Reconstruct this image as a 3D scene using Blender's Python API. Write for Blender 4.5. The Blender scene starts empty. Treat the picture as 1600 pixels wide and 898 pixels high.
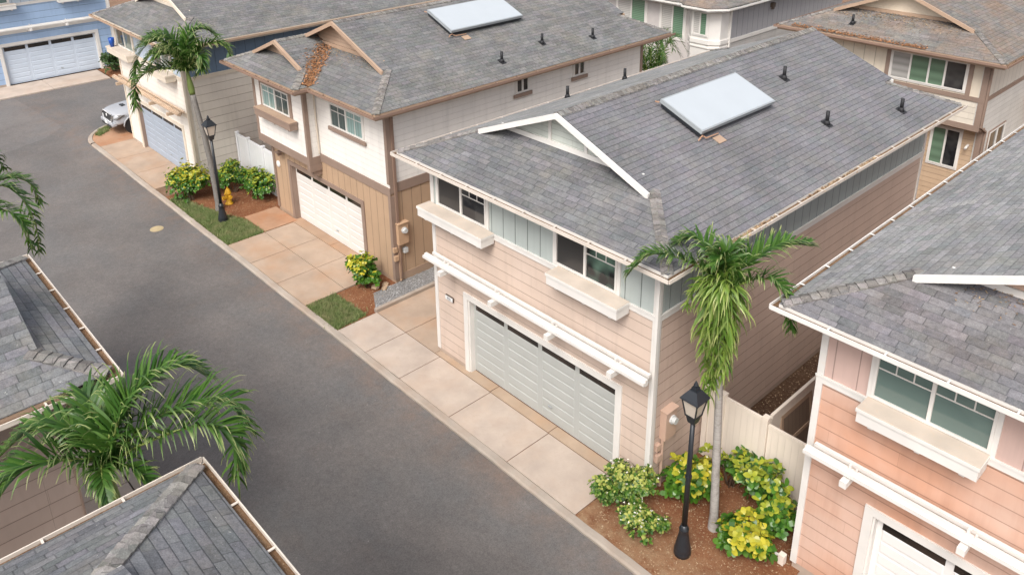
import bpy, math, random
from mathutils import Vector, Matrix
R_ = math.radians
scene = bpy.context.scene
COL = scene.collection
random.seed(7)

# ------------------------------------------------------------------ materials
def N(nt, t, ins=None, **props):
    n = nt.nodes.new(t)
    for k, v in props.items():
        setattr(n, k, v)
    for k, v in (ins or {}).items():
        s = n.inputs[k]
        if isinstance(v, bpy.types.NodeSocket):
            nt.links.new(v, s)
        else:
            s.default_value = v
    return n
def M(nt, op, a, b=0.0, c=0.0):
    return N(nt, 'ShaderNodeMath', {0: a, 1: b, 2: c}, operation=op).outputs[0]
def mixc(nt, f, a, b, bt='MIX'):
    n = N(nt, 'ShaderNodeMix', data_type='RGBA', blend_type=bt)
    for i, v in ((0, f), (6, a), (7, b)):
        if isinstance(v, bpy.types.NodeSocket):
            nt.links.new(v, n.inputs[i])
        else:
            n.inputs[i].default_value = v if i == 0 else (tuple(v) + (1,) if len(v) == 3 else v)
    return n.outputs[2]
def mapr(nt, v, a, b, c, d):
    return N(nt, 'ShaderNodeMapRange', {0: v, 1: a, 2: b, 3: c, 4: d}).outputs[0]
def noise(nt, vec, scale, detail=3, rough=.55):
    return N(nt, 'ShaderNodeTexNoise', {'Vector': vec, 'Scale': scale, 'Detail': detail, 'Roughness': rough}).outputs['Fac']
def mat(name, rough=.7, spec=.3):
    m = bpy.data.materials.new(name); m.use_nodes = True
    nt = m.node_tree; b = nt.nodes['Principled BSDF']
    b.inputs['Roughness'].default_value = rough
    b.inputs['Specular IOR Level'].default_value = spec
    return m, nt, b
def uvs(nt):
    uv = N(nt, 'ShaderNodeUVMap').outputs[0]
    s = N(nt, 'ShaderNodeSeparateXYZ', {0: uv})
    return uv, s.outputs[0], s.outputs[1]
def objc(nt):
    return N(nt, 'ShaderNodeNewGeometry').outputs['Position']
def setc(nt, b, col, bump=None, dist=.01, strength=.6):
    nt.links.new(col, b.inputs['Base Color'])
    if bump is not None:
        n = N(nt, 'ShaderNodeBump', {'Strength': strength, 'Distance': dist, 'Height': bump})
        nt.links.new(n.outputs[0], b.inputs['Normal'])
def gray(nt, v):
    return N(nt, 'ShaderNodeCombineColor', {0: v, 1: v, 2: v}).outputs[0]

def paint(name, c, rough=.55, var=.10, spec=.35, dirt=(.35, .28, .2), dirtamt=.15, scale=2.0):
    m, nt, b = mat(name, rough, spec)
    p = objc(nt)
    f = noise(nt, p, scale, 5)
    c1 = mixc(nt, mapr(nt, f, .3, .7, 0, 1), [x * (1 - var) for x in c], [min(1, x * (1 + var * .4)) for x in c])
    d = noise(nt, p, scale * 4, 6, .7)
    c2 = mixc(nt, mapr(nt, d, .56, .8, 0, dirtamt), c1, [c[i] * dirt[i] / .35 for i in range(3)])
    setc(nt, b, c2, noise(nt, p, 60, 2), .002, .25)
    return m

def lap(name, c, exp=.19, line=.55, var=.10, fade=None, fadeamt=.5):
    m, nt, b = mat(name, .6, .25)
    uv, u, v = uvs(nt); p = objc(nt)
    t = M(nt, 'DIVIDE', v, exp); row = M(nt, 'FLOOR', t); fy = M(nt, 'FRACT', t)
    h = N(nt, 'ShaderNodeTexWhiteNoise', {'W': row}, noise_dimensions='1D').outputs[0]
    ux = M(nt, 'ADD', M(nt, 'DIVIDE', u, 3.66), M(nt, 'MULTIPLY', h, 5)); fx = M(nt, 'FRACT', ux)
    cell = N(nt, 'ShaderNodeTexWhiteNoise', {'Vector': N(nt, 'ShaderNodeCombineXYZ', {0: M(nt, 'FLOOR', ux), 1: row}).outputs[0]}, noise_dimensions='2D').outputs[0]
    tone = M(nt, 'ADD', mapr(nt, cell, 0, 1, 1 - var * .5, 1 + var * .2), mapr(nt, noise(nt, p, .9, 5), .3, .7, -var, var * .3))
    base = tuple(c) + (1,)
    if fade:
        base = mixc(nt, mapr(nt, noise(nt, p, .55, 4), .38, .66, 0, fadeamt), c, fade)
    col = mixc(nt, 1.0, base, gray(nt, tone), 'MULTIPLY')
    streak = N(nt, 'ShaderNodeMapping', {'Vector': p, 'Scale': (3.5, 3.5, .35)}).outputs[0]
    col = mixc(nt, mapr(nt, noise(nt, streak, 1.6, 5), .5, .75, 0, .24), col, [x * .6 for x in c])
    ln = M(nt, 'LESS_THAN', fy, .055)  # dark line painted at each board foot for the lap shadow
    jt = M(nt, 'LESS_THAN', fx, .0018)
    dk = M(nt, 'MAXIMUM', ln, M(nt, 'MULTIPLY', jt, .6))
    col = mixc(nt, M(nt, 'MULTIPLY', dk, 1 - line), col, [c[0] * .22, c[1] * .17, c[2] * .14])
    setc(nt, b, col, M(nt, 'MULTIPLY', M(nt, 'SUBTRACT', 1, fy), M(nt, 'SUBTRACT', 1, ln)), .012, .7)
    return m

def batten(name, c, sp=.42, raised=False, line=.5, var=.08, off=0.0):
    m, nt, b = mat(name, .6, .25)
    uv, u, v = uvs(nt); p = objc(nt)
    fx = M(nt, 'FRACT', M(nt, 'ADD', M(nt, 'DIVIDE', u, sp), off))
    tone = mapr(nt, noise(nt, p, 1.2, 5), .3, .7, 1 - var, 1 + var * .4)
    col = mixc(nt, 1.0, tuple(c) + (1,), gray(nt, tone), 'MULTIPLY')
    streak = N(nt, 'ShaderNodeMapping', {'Vector': p, 'Scale': (5, 5, .4)}).outputs[0]
    col = mixc(nt, mapr(nt, noise(nt, streak, 1.6, 5), .5, .75, 0, .2), col, [x * .6 for x in c])
    if raised:
        on = M(nt, 'LESS_THAN', fx, .13)
        e = M(nt, 'MULTIPLY', M(nt, 'GREATER_THAN', fx, .11), M(nt, 'LESS_THAN', fx, .155))
        h = on
    else:
        e = M(nt, 'LESS_THAN', fx, .055); h = M(nt, 'SUBTRACT', 1, e)
    col = mixc(nt, M(nt, 'MULTIPLY', e, 1 - line), col, [x * .2 for x in c])
    setc(nt, b, col, h, .015, .8)
    return m

def shingle(name, k=1.0, tint=(1, 1, 1.03), rust=0.0, seed=0.0, moss=.0, line=.75, con=1.0, jnt=.5, bmin=.5):
    m, nt, b = mat(name, .9, .2)
    uv, u, v = uvs(nt); p = objc(nt)
    wob = M(nt, 'MULTIPLY', M(nt, 'SUBTRACT', noise(nt, p, 3.0, 2), .5), .012)
    t = M(nt, 'ADD', M(nt, 'DIVIDE', M(nt, 'ADD', v, wob), .148), seed); row = M(nt, 'FLOOR', t); fy = M(nt, 'FRACT', t)
    h = N(nt, 'ShaderNodeTexWhiteNoise', {'W': row}, noise_dimensions='1D').outputs[0]
    ux = M(nt, 'ADD', M(nt, 'DIVIDE', u, .31), M(nt, 'MULTIPLY', h, 11.0)); cx = M(nt, 'FLOOR', ux); fx = M(nt, 'FRACT', ux)
    wv = N(nt, 'ShaderNodeTexWhiteNoise', {'Vector': N(nt, 'ShaderNodeCombineXYZ', {0: cx, 1: row}).outputs[0]}, noise_dimensions='2D')
    r = wv.outputs[0]
    pair = N(nt, 'ShaderNodeTexWhiteNoise', {'Vector': N(nt, 'ShaderNodeCombineXYZ', {0: M(nt, 'FLOOR', M(nt, 'DIVIDE', ux, 3.0)), 1: row}).outputs[0]}, noise_dimensions='2D').outputs[0]
    rr = M(nt, 'ADD', M(nt, 'MULTIPLY', r, .55), M(nt, 'MULTIPLY', pair, .45))
    ramp = N(nt, 'ShaderNodeValToRGB', {0: rr})
    e = ramp.color_ramp.elements
    T = lambda a: (a * k * tint[0], a * k * tint[1], a * k * tint[2], 1)
    e[0].position = .1; e[0].color = T(.148 - .026 * con)
    e[1].position = .9; e[1].color = T(.148 + .030 * con)
    ee = ramp.color_ramp.elements.new(.5); ee.color = T(.148)
    col = ramp.outputs[0]
    hue = mixc(nt, .035, col, wv.outputs[1], 'SOFT_LIGHT')
    big = mapr(nt, noise(nt, p, .7, 5), .3, .7, .82, 1.12)
    gran = mapr(nt, noise(nt, p, 55, 4, .85), .3, .7, .62, 1.38)
    if name.startswith('ridge'):
        big = M(nt, 'MULTIPLY', big, mapr(nt, N(nt, 'ShaderNodeNewGeometry').outputs['Random Per Island'], 0, 1, .60, 1.2))
    col = mixc(nt, 1.0, hue, gray(nt, M(nt, 'MULTIPLY', big, gran)), 'MULTIPLY')
    # irregular stains, lichen specks
    st = mapr(nt, noise(nt, p, 1.7, 6, .65), .52, .72, 0, .35)
    col = mixc(nt, st, col, (.17 * k, .155 * k, .135 * k))
    if moss:
        col = mixc(nt, mapr(nt, noise(nt, p, 1.1, 6, .7), .5, .68, 0, moss), col, (.24, .215, .17))
    if rust:
        col = mixc(nt, mapr(nt, noise(nt, p, .8, 6, .7), .42, .68, 0, rust), col, (.30, .18, .11))
    mot = noise(nt, p, 13, 5, .75)
    col = mixc(nt, 1.0, col, gray(nt, mapr(nt, mot, .3, .7, .74, 1.26)), 'MULTIPLY')
    brk = mapr(nt, noise(nt, p, 5, 4, .7), .35, .6, bmin, 1.0)
    sp = M(nt, 'GREATER_THAN', noise(nt, p, 22, 2, .5), .745)
    col = mixc(nt, M(nt, 'MULTIPLY', sp, .55), col, (.5, .49, .46))
    ln = M(nt, 'MULTIPLY', mapr(nt, fy, .0, .12, 1.0, 0.0), brk)  # course edge darkened in colour for the overlap shadow
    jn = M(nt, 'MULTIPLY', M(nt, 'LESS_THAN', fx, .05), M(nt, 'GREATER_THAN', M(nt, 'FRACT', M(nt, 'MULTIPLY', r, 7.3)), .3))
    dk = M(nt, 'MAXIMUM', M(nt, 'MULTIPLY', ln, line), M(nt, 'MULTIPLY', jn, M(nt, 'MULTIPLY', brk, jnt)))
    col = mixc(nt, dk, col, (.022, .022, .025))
    thick = M(nt, 'ADD', M(nt, 'SUBTRACT', 1, fy), M(nt, 'MULTIPLY', r, .35))
    setc(nt, b, col, M(nt, 'SUBTRACT', thick, M(nt, 'MULTIPLY', dk, 1.0)), .014, .8)
    return m

def concrete(name, c, stain=.3, sc=(.46, .24, .12)):
    m, nt, b = mat(name, .85, .25)
    p = objc(nt)
    f = noise(nt, p, 1.1, 6, .6)
    col = mixc(nt, mapr(nt, f, .3, .7, 0, 1), [x * .8 for x in c], [x * 1.08 for x in c])
    col = mixc(nt, mapr(nt, noise(nt, p, .75, 6, .62), .46, .74, 0, stain), col, sc)
    col = mixc(nt, mapr(nt, noise(nt, p, 30, 4, .7), .55, .8, 0, .3), col, [x * .6 for x in c])
    col = mixc(nt, mapr(nt, noise(nt, p, 4.5, 6, .75), .55, .75, 0, .22), col, [c[0] * .55, c[1] * .52, c[2] * .5])
    setc(nt, b, col, noise(nt, p, 90, 3), .003, .3)
    return m

def asphalt(name, k=1.0):
    m, nt, b = mat(name, .88, .25)
    p = objc(nt)
    f = noise(nt, p, .38, 6, .6); g = noise(nt, N(nt, 'ShaderNodeMapping', {'Vector': p, 'Location': (7, 3, 0), 'Scale': (.6, 1.3, 1)}).outputs[0], .55, 5)
    col = mixc(nt, mapr(nt, f, .32, .68, 0, 1), (.118 * k, .108 * k, .103 * k), (.165 * k, .149 * k, .140 * k))
    col = mixc(nt, mapr(nt, g, .45, .7, 0, .5), col, (.118 * k, .120 * k, .122 * k))
    col = mixc(nt, mapr(nt, noise(nt, p, 1.1, 6, .65), .55, .78, 0, .4), col, (.158 * k, .126 * k, .108 * k))
    gr = mapr(nt, noise(nt, p, 40, 5, .9), .3, .7, .62, 1.38)
    col = mixc(nt, 1.0, col, gray(nt, gr), 'MULTIPLY')
    col = mixc(nt, 1.0, col, gray(nt, mapr(nt, noise(nt, p, 9, 5, .75), .3, .7, .86, 1.14)), 'MULTIPLY')
    col = mixc(nt, M(nt, 'MULTIPLY', M(nt, 'GREATER_THAN', noise(nt, p, 16, 2, .5), .76), .5), col, (.4, .38, .35))
    # orange silt along the kerb
    y = N(nt, 'ShaderNodeSeparateXYZ', {0: p}).outputs[1]
    near = mapr(nt, M(nt, 'ABSOLUTE', M(nt, 'ADD', y, 1.85)), .0, 1.1, 1.0, 0.0)
    col = mixc(nt, M(nt, 'MULTIPLY', near, mapr(nt, noise(nt, p, 1.3, 6, .7), .42, .75, 0, .45)), col, (.23, .14, .095))
    setc(nt, b, col, noise(nt, p, 110, 3, .8), .004, .5)
    return m

def soil(name, c1, c2, c3, s=1.0):
    m, nt, b = mat(name, .95, .1)
    p = objc(nt)
    col = mixc(nt, mapr(nt, noise(nt, p, 1.6 * s, 6, .65), .35, .65, 0, 1), c1, c2)
    col = mixc(nt, mapr(nt, noise(nt, p, 24 * s, 5, .75), .52, .68, 0, .7), col, c3)
    col = mixc(nt, mapr(nt, noise(nt, p, 50 * s, 4, .75), .5, .7, 0, .7), col, [x * .35 for x in c1])
    setc(nt, b, col, noise(nt, p, 35 * s, 5, .8), .03, .8)
    return m

def leafmat(name, g1, g2, tip, tip0=.6, tipamt=.8, yellow=None, yp=.3, rough=.42, trans=.25):
    m, nt, b = mat(name, rough, .4)
    uv, u, v = uvs(nt)
    rnd = N(nt, 'ShaderNodeNewGeometry').outputs['Random Per Island']
    col = mixc(nt, rnd, g1, g2)
    t2 = M(nt, 'FRACT', M(nt, 'MULTIPLY', rnd, 17.31))
    col = mixc(nt, M(nt, 'MULTIPLY', mapr(nt, v, tip0, 1.0, 0, tipamt), mapr(nt, t2, .1, .8, .1, 1)), col, tip)
    if yellow:
        # young leaves (u holds how young a leaf is)
        y = M(nt, 'GREATER_THAN', M(nt, 'ADD', u, M(nt, 'MULTIPLY', t2, .6)), 1.0 - yp)
        col = mixc(nt, M(nt, 'MULTIPLY', y, mapr(nt, M(nt, 'FRACT', M(nt, 'MULTIPLY', rnd, 5.7)), 0, 1, .45, 1)), col, yellow)
    nt.links.new(col, b.inputs['Base Color'])
    if trans:
        tr = N(nt, 'ShaderNodeBsdfTranslucent', {0: col})
        mx = N(nt, 'ShaderNodeMixShader', {0: trans, 1: b.outputs[0], 2: tr.outputs[0]})
        nt.links.new(mx.outputs[0], nt.nodes['Material Output'].inputs[0])
    return m

def glass(name, c, fold=0.0, axis='u', sc=8.0, horiz=False, c2=None):
    m, nt, b = mat(name, .08, .5)
    uv, u, v = uvs(nt); p = objc(nt)
    col = tuple(c) + (1,)
    if fold or horiz:
        q = M(nt, 'FRACT', M(nt, 'MULTIPLY', v if horiz else M(nt, 'ADD', u, M(nt, 'MULTIPLY', noise(nt, N(nt, 'ShaderNodeMapping', {'Vector': p, 'Scale': (1, 1, .08)}).outputs[0], 3, 2), .3)), sc))
        w = M(nt, 'ABSOLUTE', M(nt, 'SUBTRACT', q, .5))
        col = mixc(nt, mapr(nt, w, 0.1, .5, 0, max(fold, .45)), c, [x * .35 for x in c])
    if c2:
        col = mixc(nt, mapr(nt, noise(nt, p, 1.2, 2), .42, .58, 0, 1), col, c2)
    if isinstance(col, tuple):
        b.inputs['Base Color'].default_value = col
    else:
        nt.links.new(col, b.inputs['Base Color'])
    b.inputs['Coat Weight'].default_value = .3
    b.inputs['Coat Roughness'].default_value = .03
    return m

WHITE = paint('white_paint', (.70, .672, .635), .5, .08, dirtamt=.25)
WHITE2 = paint('dusty_white_ledge', (.57, .49, .415), .7, .16, dirtamt=.5)
CREAM = paint('cream_trim', (.66, .58, .48), .55, .08)
BROWN = paint('brown_trim', (.27, .195, .155), .55, .1)
BROWND = paint('brown_gutter', (.25, .165, .125), .5, .1)
TANTRIM = paint('tan_trim', (.40, .28, .20), .55, .1)
PINKGUT = paint('weathered_gutter', (.64, .57, .50), .5, .12)
DEBRIS = soil('gutter_debris', (.16, .09, .05), (.24, .15, .09), (.4, .3, .2), 1.5)
SOFFIT = paint('soffit_paint', (.6, .55, .5), .7, .05)
BLACK = paint('black_metal', (.018, .021, .026), .38, .2, .5, dirtamt=.3)
VENT = paint('vent_rubber', (.02, .02, .022), .6, .1)
STEEL = paint('collector_frame', (.30, .32, .33), .35, .05, .6)
COPPER = paint('copper_pipe', (.42, .24, .15), .45, .2, .5)
METERM = paint('grey_meter', (.55, .56, .55), .4, .05)
FOUND = paint('foundation_concrete', (.42, .33, .27), .85, .15)
TYRE = paint('tyre_rubber', (.02, .02, .02), .8, .1)
SILVER = paint('silver_carpaint', (.36, .37, .395), .22, .02, .6, dirtamt=.02)
CHROME = paint('bright_metal', (.7, .7, .7), .2, .02, .6)
YELLOWP = paint('hydrant_yellow', (.72, .40, .03), .45, .1)
BLUEP = paint('blue_glaze', (.02, .09, .40), .35, .1)
VINYL = batten('vinyl_fence', (.78, .69, .60), .15, False, .9, .05)
VINYLW = batten('white_vinyl_fence', (.74, .74, .74), .15, False, .92, .04)
VPOST = paint('vinyl_post', (.78, .69, .60), .5, .06)
VPOSTW = paint('white_vinyl_post', (.76, .76, .77), .5, .05)
CONC = concrete('driveway_concrete', (.46, .38, .32), .32, (.46, .30, .19))
CONC_R = concrete('stained_concrete', (.41, .31, .235), .7, (.40, .24, .145))
CONC_O = concrete('red_stained_concrete', (.41, .245, .155), .8, (.36, .15, .065))
KERB = concrete('kerb_concrete', (.38, .325, .275), .4, (.34, .2, .12))
ASPH = asphalt('asphalt'); ASPH2 = asphalt('asphalt_patch', 1.14)
SOIL = soil('red_soil', (.18, .066, .032), (.26, .115, .058), (.40, .25, .14))
MULCH = soil('dark_mulch', (.075, .042, .027), (.12, .07, .045), (.27, .19, .13), .8)
GRAVEL = soil('grey_gravel', (.21, .20, .195), (.29, .28, .27), (.48, .47, .46), 1.2)
EARTH = soil('bare_earth', (.20, .12, .08), (.25, .16, .11), (.3, .22, .15))
STRAW = soil('straw_soil', (.28, .17, .10), (.36, .23, .135), (.5, .36, .23))
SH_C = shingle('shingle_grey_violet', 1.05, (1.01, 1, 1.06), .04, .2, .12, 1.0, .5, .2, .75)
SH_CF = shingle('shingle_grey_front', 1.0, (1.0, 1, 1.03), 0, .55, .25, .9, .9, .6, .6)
SH_CL = shingle('shingle_sky_lightened', 1.6, (1, 1, .98), 0, .4, .45, .6)  # left slope: sky reflection at grazing view put into a lighter shingle colour
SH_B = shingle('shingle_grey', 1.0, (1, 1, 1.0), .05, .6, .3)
SH_D = shingle('shingle_grazing_lit_grey', 1.6, (1, 1, 1), .05, .1, .2, .5)  # left slope copy, brightened in colour for light seen at a grazing angle
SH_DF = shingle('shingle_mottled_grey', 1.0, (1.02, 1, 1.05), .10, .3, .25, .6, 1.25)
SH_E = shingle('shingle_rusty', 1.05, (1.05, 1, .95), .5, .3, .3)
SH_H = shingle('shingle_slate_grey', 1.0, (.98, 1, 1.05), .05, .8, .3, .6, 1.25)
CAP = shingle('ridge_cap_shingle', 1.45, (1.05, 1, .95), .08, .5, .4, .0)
FRONDM = leafmat('palm_leaflet', (.024, .080, .012), (.088, .175, .028), (.50, .50, .22), .62, .95)
FRONDO = leafmat('old_palm_leaflet', (.075, .17, .022), (.24, .34, .06), (.58, .56, .25), .5, .95)
RACHIS = paint('palm_rachis', (.22, .27, .07), .5, .1)
SHAFT = paint('palm_crownshaft', (.15, .20, .055), .5, .25)
BARK = None
def bark(name='palm_bark', k=1.0):
    m, nt, b = mat(name, .9, .15)
    p = objc(nt); z = N(nt, 'ShaderNodeSeparateXYZ', {0: p}).outputs[2]
    w = M(nt, 'FRACT', M(nt, 'MULTIPLY', M(nt, 'ADD', z, M(nt, 'MULTIPLY', noise(nt, p, 6, 3), .04)), 11))
    col = mixc(nt, noise(nt, p, 9, 6, .7), [.24 * k, .22 * k, .20 * k], [.52 * k, .49 * k, .46 * k])
    col = mixc(nt, mapr(nt, w, 0, .16, .4, 0), col, (.13, .115, .10))
    col = mixc(nt, mapr(nt, noise(nt, p, 5, 5, .7), .5, .68, 0, .6), col, (.16, .14, .12))
    setc(nt, b, col, w, .01, .6)
    return m
BARK = bark(); BARKD = bark('dark_palm_bark', .55)
STEM = paint('shrub_stem', (.16, .11, .075), .85, .2)
GREENY = leafmat('shrub_leaf_yellow_green', (.022, .085, .010), (.085, .21, .020), (.22, .32, .04), .5, .3, (.56, .49, .045), .15, .3)
GREENG = leafmat('shrub_leaf_green', (.022, .085, .012), (.095, .23, .030), (.22, .34, .06), .5, .3, (.42, .44, .045), .12, .3)
VARIEG = leafmat('shrub_leaf_variegated', (.018, .070, .009), (.085, .19, .020), (.42, .46, .12), .5, .6, (.44, .46, .11), .15)
DARKG = leafmat('shrub_leaf_dark', (.025, .06, .015), (.06, .11, .025), (.12, .17, .05), .5, .4)
def patchy():
    nt = GRASSM.node_tree; b = nt.nodes['Principled BSDF']; c = b.inputs['Base Color'].links[0].from_socket; p = objc(nt)
    f = mapr(nt, noise(nt, p, 2.6, 5, .7), .44, .68, 0, .8)
    c2 = mixc(nt, f, c, (.34, .31, .16)); c3 = mixc(nt, mapr(nt, noise(nt, p, 6, 3), .5, .7, 0, .5), c2, (.06, .12, .025))
    for l in list(c.links): nt.links.new(c3, l.to_socket) if l.to_node.type in ('BSDF_PRINCIPLED', 'BSDF_TRANSLUCENT') else None
PETAL = paint('white_petals', (.75, .72, .62), .6)
GRASSM = leafmat('grass_blade', (.10, .165, .045), (.22, .28, .09), (.36, .36, .17), .4, .6, None, .2, .6, .2)
patchy()
DRY = leafmat('dry_litter', (.22, .09, .035), (.46, .22, .10), (.5, .36, .22), .5, .5, None, .2, .9, 0)
STRAWM = leafmat('dry_straw', (.20, .11, .06), (.46, .33, .20), (.6, .5, .35), .5, .5, None, .2, .9, 0)
G_DARK = glass('dark_glass', (.014, .015, .018), c2=(.06, .06, .058))
G_DARKG = glass('curtained_dark_glass', (.016, .017, .018), c2=(.11, .18, .14))
G_SCREEN = glass('insect_screen_glass', (.035, .034, .033)); G_SCREEN.node_tree.nodes['Principled BSDF'].inputs['Roughness'].default_value = .45
G_BLIND = glass('sheer_curtain_glass', (.12, .17, .155), 0, c2=(.155, .21, .19))
G_TEAL = glass('teal_curtain_glass', (.25, .36, .34), .5, sc=7.0)
G_TEALD = glass('dark_curtain_glass', (.07, .095, .09), .5, sc=7.0)
G_GREEN = glass('green_shade_glass', (.14, .22, .15), .3, sc=3.0, horiz=True)
G_GREYS = glass('grey_blind_glass', (.40, .39, .37), .3, sc=4.0, horiz=True)
G_LOUVG = glass('green_louvre', (.16, .27, .18), .5, sc=12, horiz=True)
G_LOUVW = glass('grey_louvre', (.55, .53, .50), .5, sc=12, horiz=True)
G_DOOR = glass('garage_glass', (.02, .018, .016), c2=(.04, .03, .025))
LAMPG = glass('frosted_lamp_glass', (.55, .48, .40)); LAMPG.node_tree.nodes['Principled BSDF'].inputs['Roughness'].default_value = .3
COLLECT = paint('collector_glass', (.42, .45, .475), .28, .03, .6, dirtamt=.06)
GRILLE = paint('grille_black', (.03, .032, .035), .4, .1)
LENS = paint('lens_grey', (.13, .125, .12), .12, .05, .7)
PLATE = paint('plate_white', (.75, .75, .74), .5, .03)
INK = paint('sign_ink', (.16, .16, .18), .6, .05)
DUSK = paint('dark_board', (.10, .075, .06), .75, .25)

# ------------------------------------------------------------------ mesh building
class MB:
    def __init__(s, f=None):
        s.v = []; s.f = []; s.uv = {}; s.f_ = f
    def P(s, p):
        s.v.append(Vector(s.f_(*p) if s.f_ else p)); return len(s.v) - 1
    def poly(s, pts, uv=None):
        i = [s.P(p) for p in pts]; s.f.append(i)
        if uv: s.uv[len(s.f) - 1] = uv
        return s
    def box(s, x0, x1, y0, y1, z0, z1):
        b = [s.P(p) for p in ((x0, y0, z0), (x1, y0, z0), (x1, y1, z0), (x0, y1, z0), (x0, y0, z1), (x1, y0, z1), (x1, y1, z1), (x0, y1, z1))]
        for q in ((0, 3, 2, 1), (4, 5, 6, 7), (0, 1, 5, 4), (1, 2, 6, 5), (2, 3, 7, 6), (3, 0, 4, 7)):
            s.f.append([b[k] for k in q])
        return s
    def bar(s, a, b, w, h, up=(0, 0, 1)):
        a = Vector(a); b = Vector(b); d = (b - a).normalized(); up = Vector(up)
        r = d.cross(up).normalized() * (w / 2); u = r.cross(d).normalized() * (h / 2)
        i = [s.P(p) for p in (a - r - u, a + r - u, a + r + u, a - r + u, b - r - u, b + r - u, b + r + u, b - r + u)]
        for q in ((0, 3, 2, 1), (4, 5, 6, 7), (0, 1, 5, 4), (1, 2, 6, 5), (2, 3, 7, 6), (3, 0, 4, 7)):
            s.f.append([i[k] for k in q])
        return s
    def tube(s, pts, rad, n=8, cap=True):
        pts = [Vector(p) for p in pts]
        if not isinstance(rad, (list, tuple)): rad = [rad] * len(pts)
        rings = []
        for k, p in enumerate(pts):
            d = (pts[min(k + 1, len(pts) - 1)] - pts[max(k - 1, 0)]).normalized()
            ref = Vector((1, 0, 0)) if abs(d.x) < .8 else Vector((0, 1, 0))
            a = d.cross(ref).normalized(); b = d.cross(a).normalized()
            rings.append([s.P(p + (a * math.cos(2 * math.pi * j / n) + b * math.sin(2 * math.pi * j / n)) * rad[k]) for j in range(n)])
        for k in range(len(rings) - 1):
            for j in range(n):
                s.f.append([rings[k][j], rings[k][(j + 1) % n], rings[k + 1][(j + 1) % n], rings[k + 1][j]])
        if cap:
            s.f.append(rings[0][::-1]); s.f.append(rings[-1])
        return s
    def lathe(s, prof, c=(0, 0, 0), n=16, ax='z'):
        rings = []
        for r, z in prof:
            ring = []
            for j in range(n):
                a = 2 * math.pi * (j + .5) / n
                q = (r * math.cos(a), r * math.sin(a), z)
                if ax == 'x': q = (z, q[0], q[1])
                if ax == 'y': q = (q[0], z, q[1])
                ring.append(s.P((c[0] + q[0], c[1] + q[1], c[2] + q[2])))
            rings.append(ring)
        for k in range(len(rings) - 1):
            for j in range(n):
                s.f.append([rings[k][j], rings[k][(j + 1) % n], rings[k + 1][(j + 1) % n], rings[k + 1][j]])
        s.f.append(rings[0][::-1]); s.f.append(rings[-1])
        return s
    def build(s, name, m, parent=None, smooth=False, bevel=0):
        me = bpy.data.meshes.new(name)
        me.from_pydata([tuple(v) for v in s.v], [], s.f); me.update()
        ul = me.uv_layers.new(name='UVMap').data
        for pi, p in enumerate(me.polygons):
            ex = s.uv.get(pi)
            n = p.normal
            if abs(n.z) > .985: ud, vd = Vector((1, 0, 0)), Vector((0, 1, 0))
            else:
                ud = Vector((0, 0, 1)).cross(n).normalized(); vd = n.cross(ud).normalized()
            for k, li in enumerate(p.loop_indices):
                if ex: ul[li].uv = ex[k]
                else:
                    co = me.vertices[me.loops[li].vertex_index].co
                    ul[li].uv = (co.dot(ud), co.dot(vd))
            p.use_smooth = smooth
        me.materials.append(m)
        o = bpy.data.objects.new(name, me); COL.objects.link(o)
        if parent: o.parent = parent
        if bevel:
            b = o.modifiers.new('soft_edges', 'BEVEL'); b.width = bevel; b.segments = 2; b.limit_method = 'ANGLE'
        return o
def tag(o, label=None, cat=None, group=None, kind=None):
    if label: o['label'] = label
    if cat: o['category'] = cat
    if group: o['group'] = group
    if kind: o['kind'] = kind
    return o
def thing(name, label, cat, loc=(0, 0, 0), rz=0, group=None):
    o = bpy.data.objects.new(name, None); COL.objects.link(o)
    o.location = loc; o.rotation_euler = (0, 0, rz); o.empty_display_size = .2
    return tag(o, label, cat, group)
def struct(name, mb, m):
    o = mb.build(name, m); o['kind'] = 'structure'; return o
def copy_tree(o, parent=None):
    c = o.copy(); COL.objects.link(c)
    if parent: c.parent = parent
    for ch in list(o.children): copy_tree(ch, c)
    return c
def wallf(side, off):
    if side == 'f': return lambda x, y, z: (x, off + y, z)
    if side == 'r': return lambda x, y, z: (off - y, x, z)
    if side == 'l': return lambda x, y, z: (off + y, -x, z)
    if side == 'b': return lambda x, y, z: (-x, off - y, z)

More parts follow.
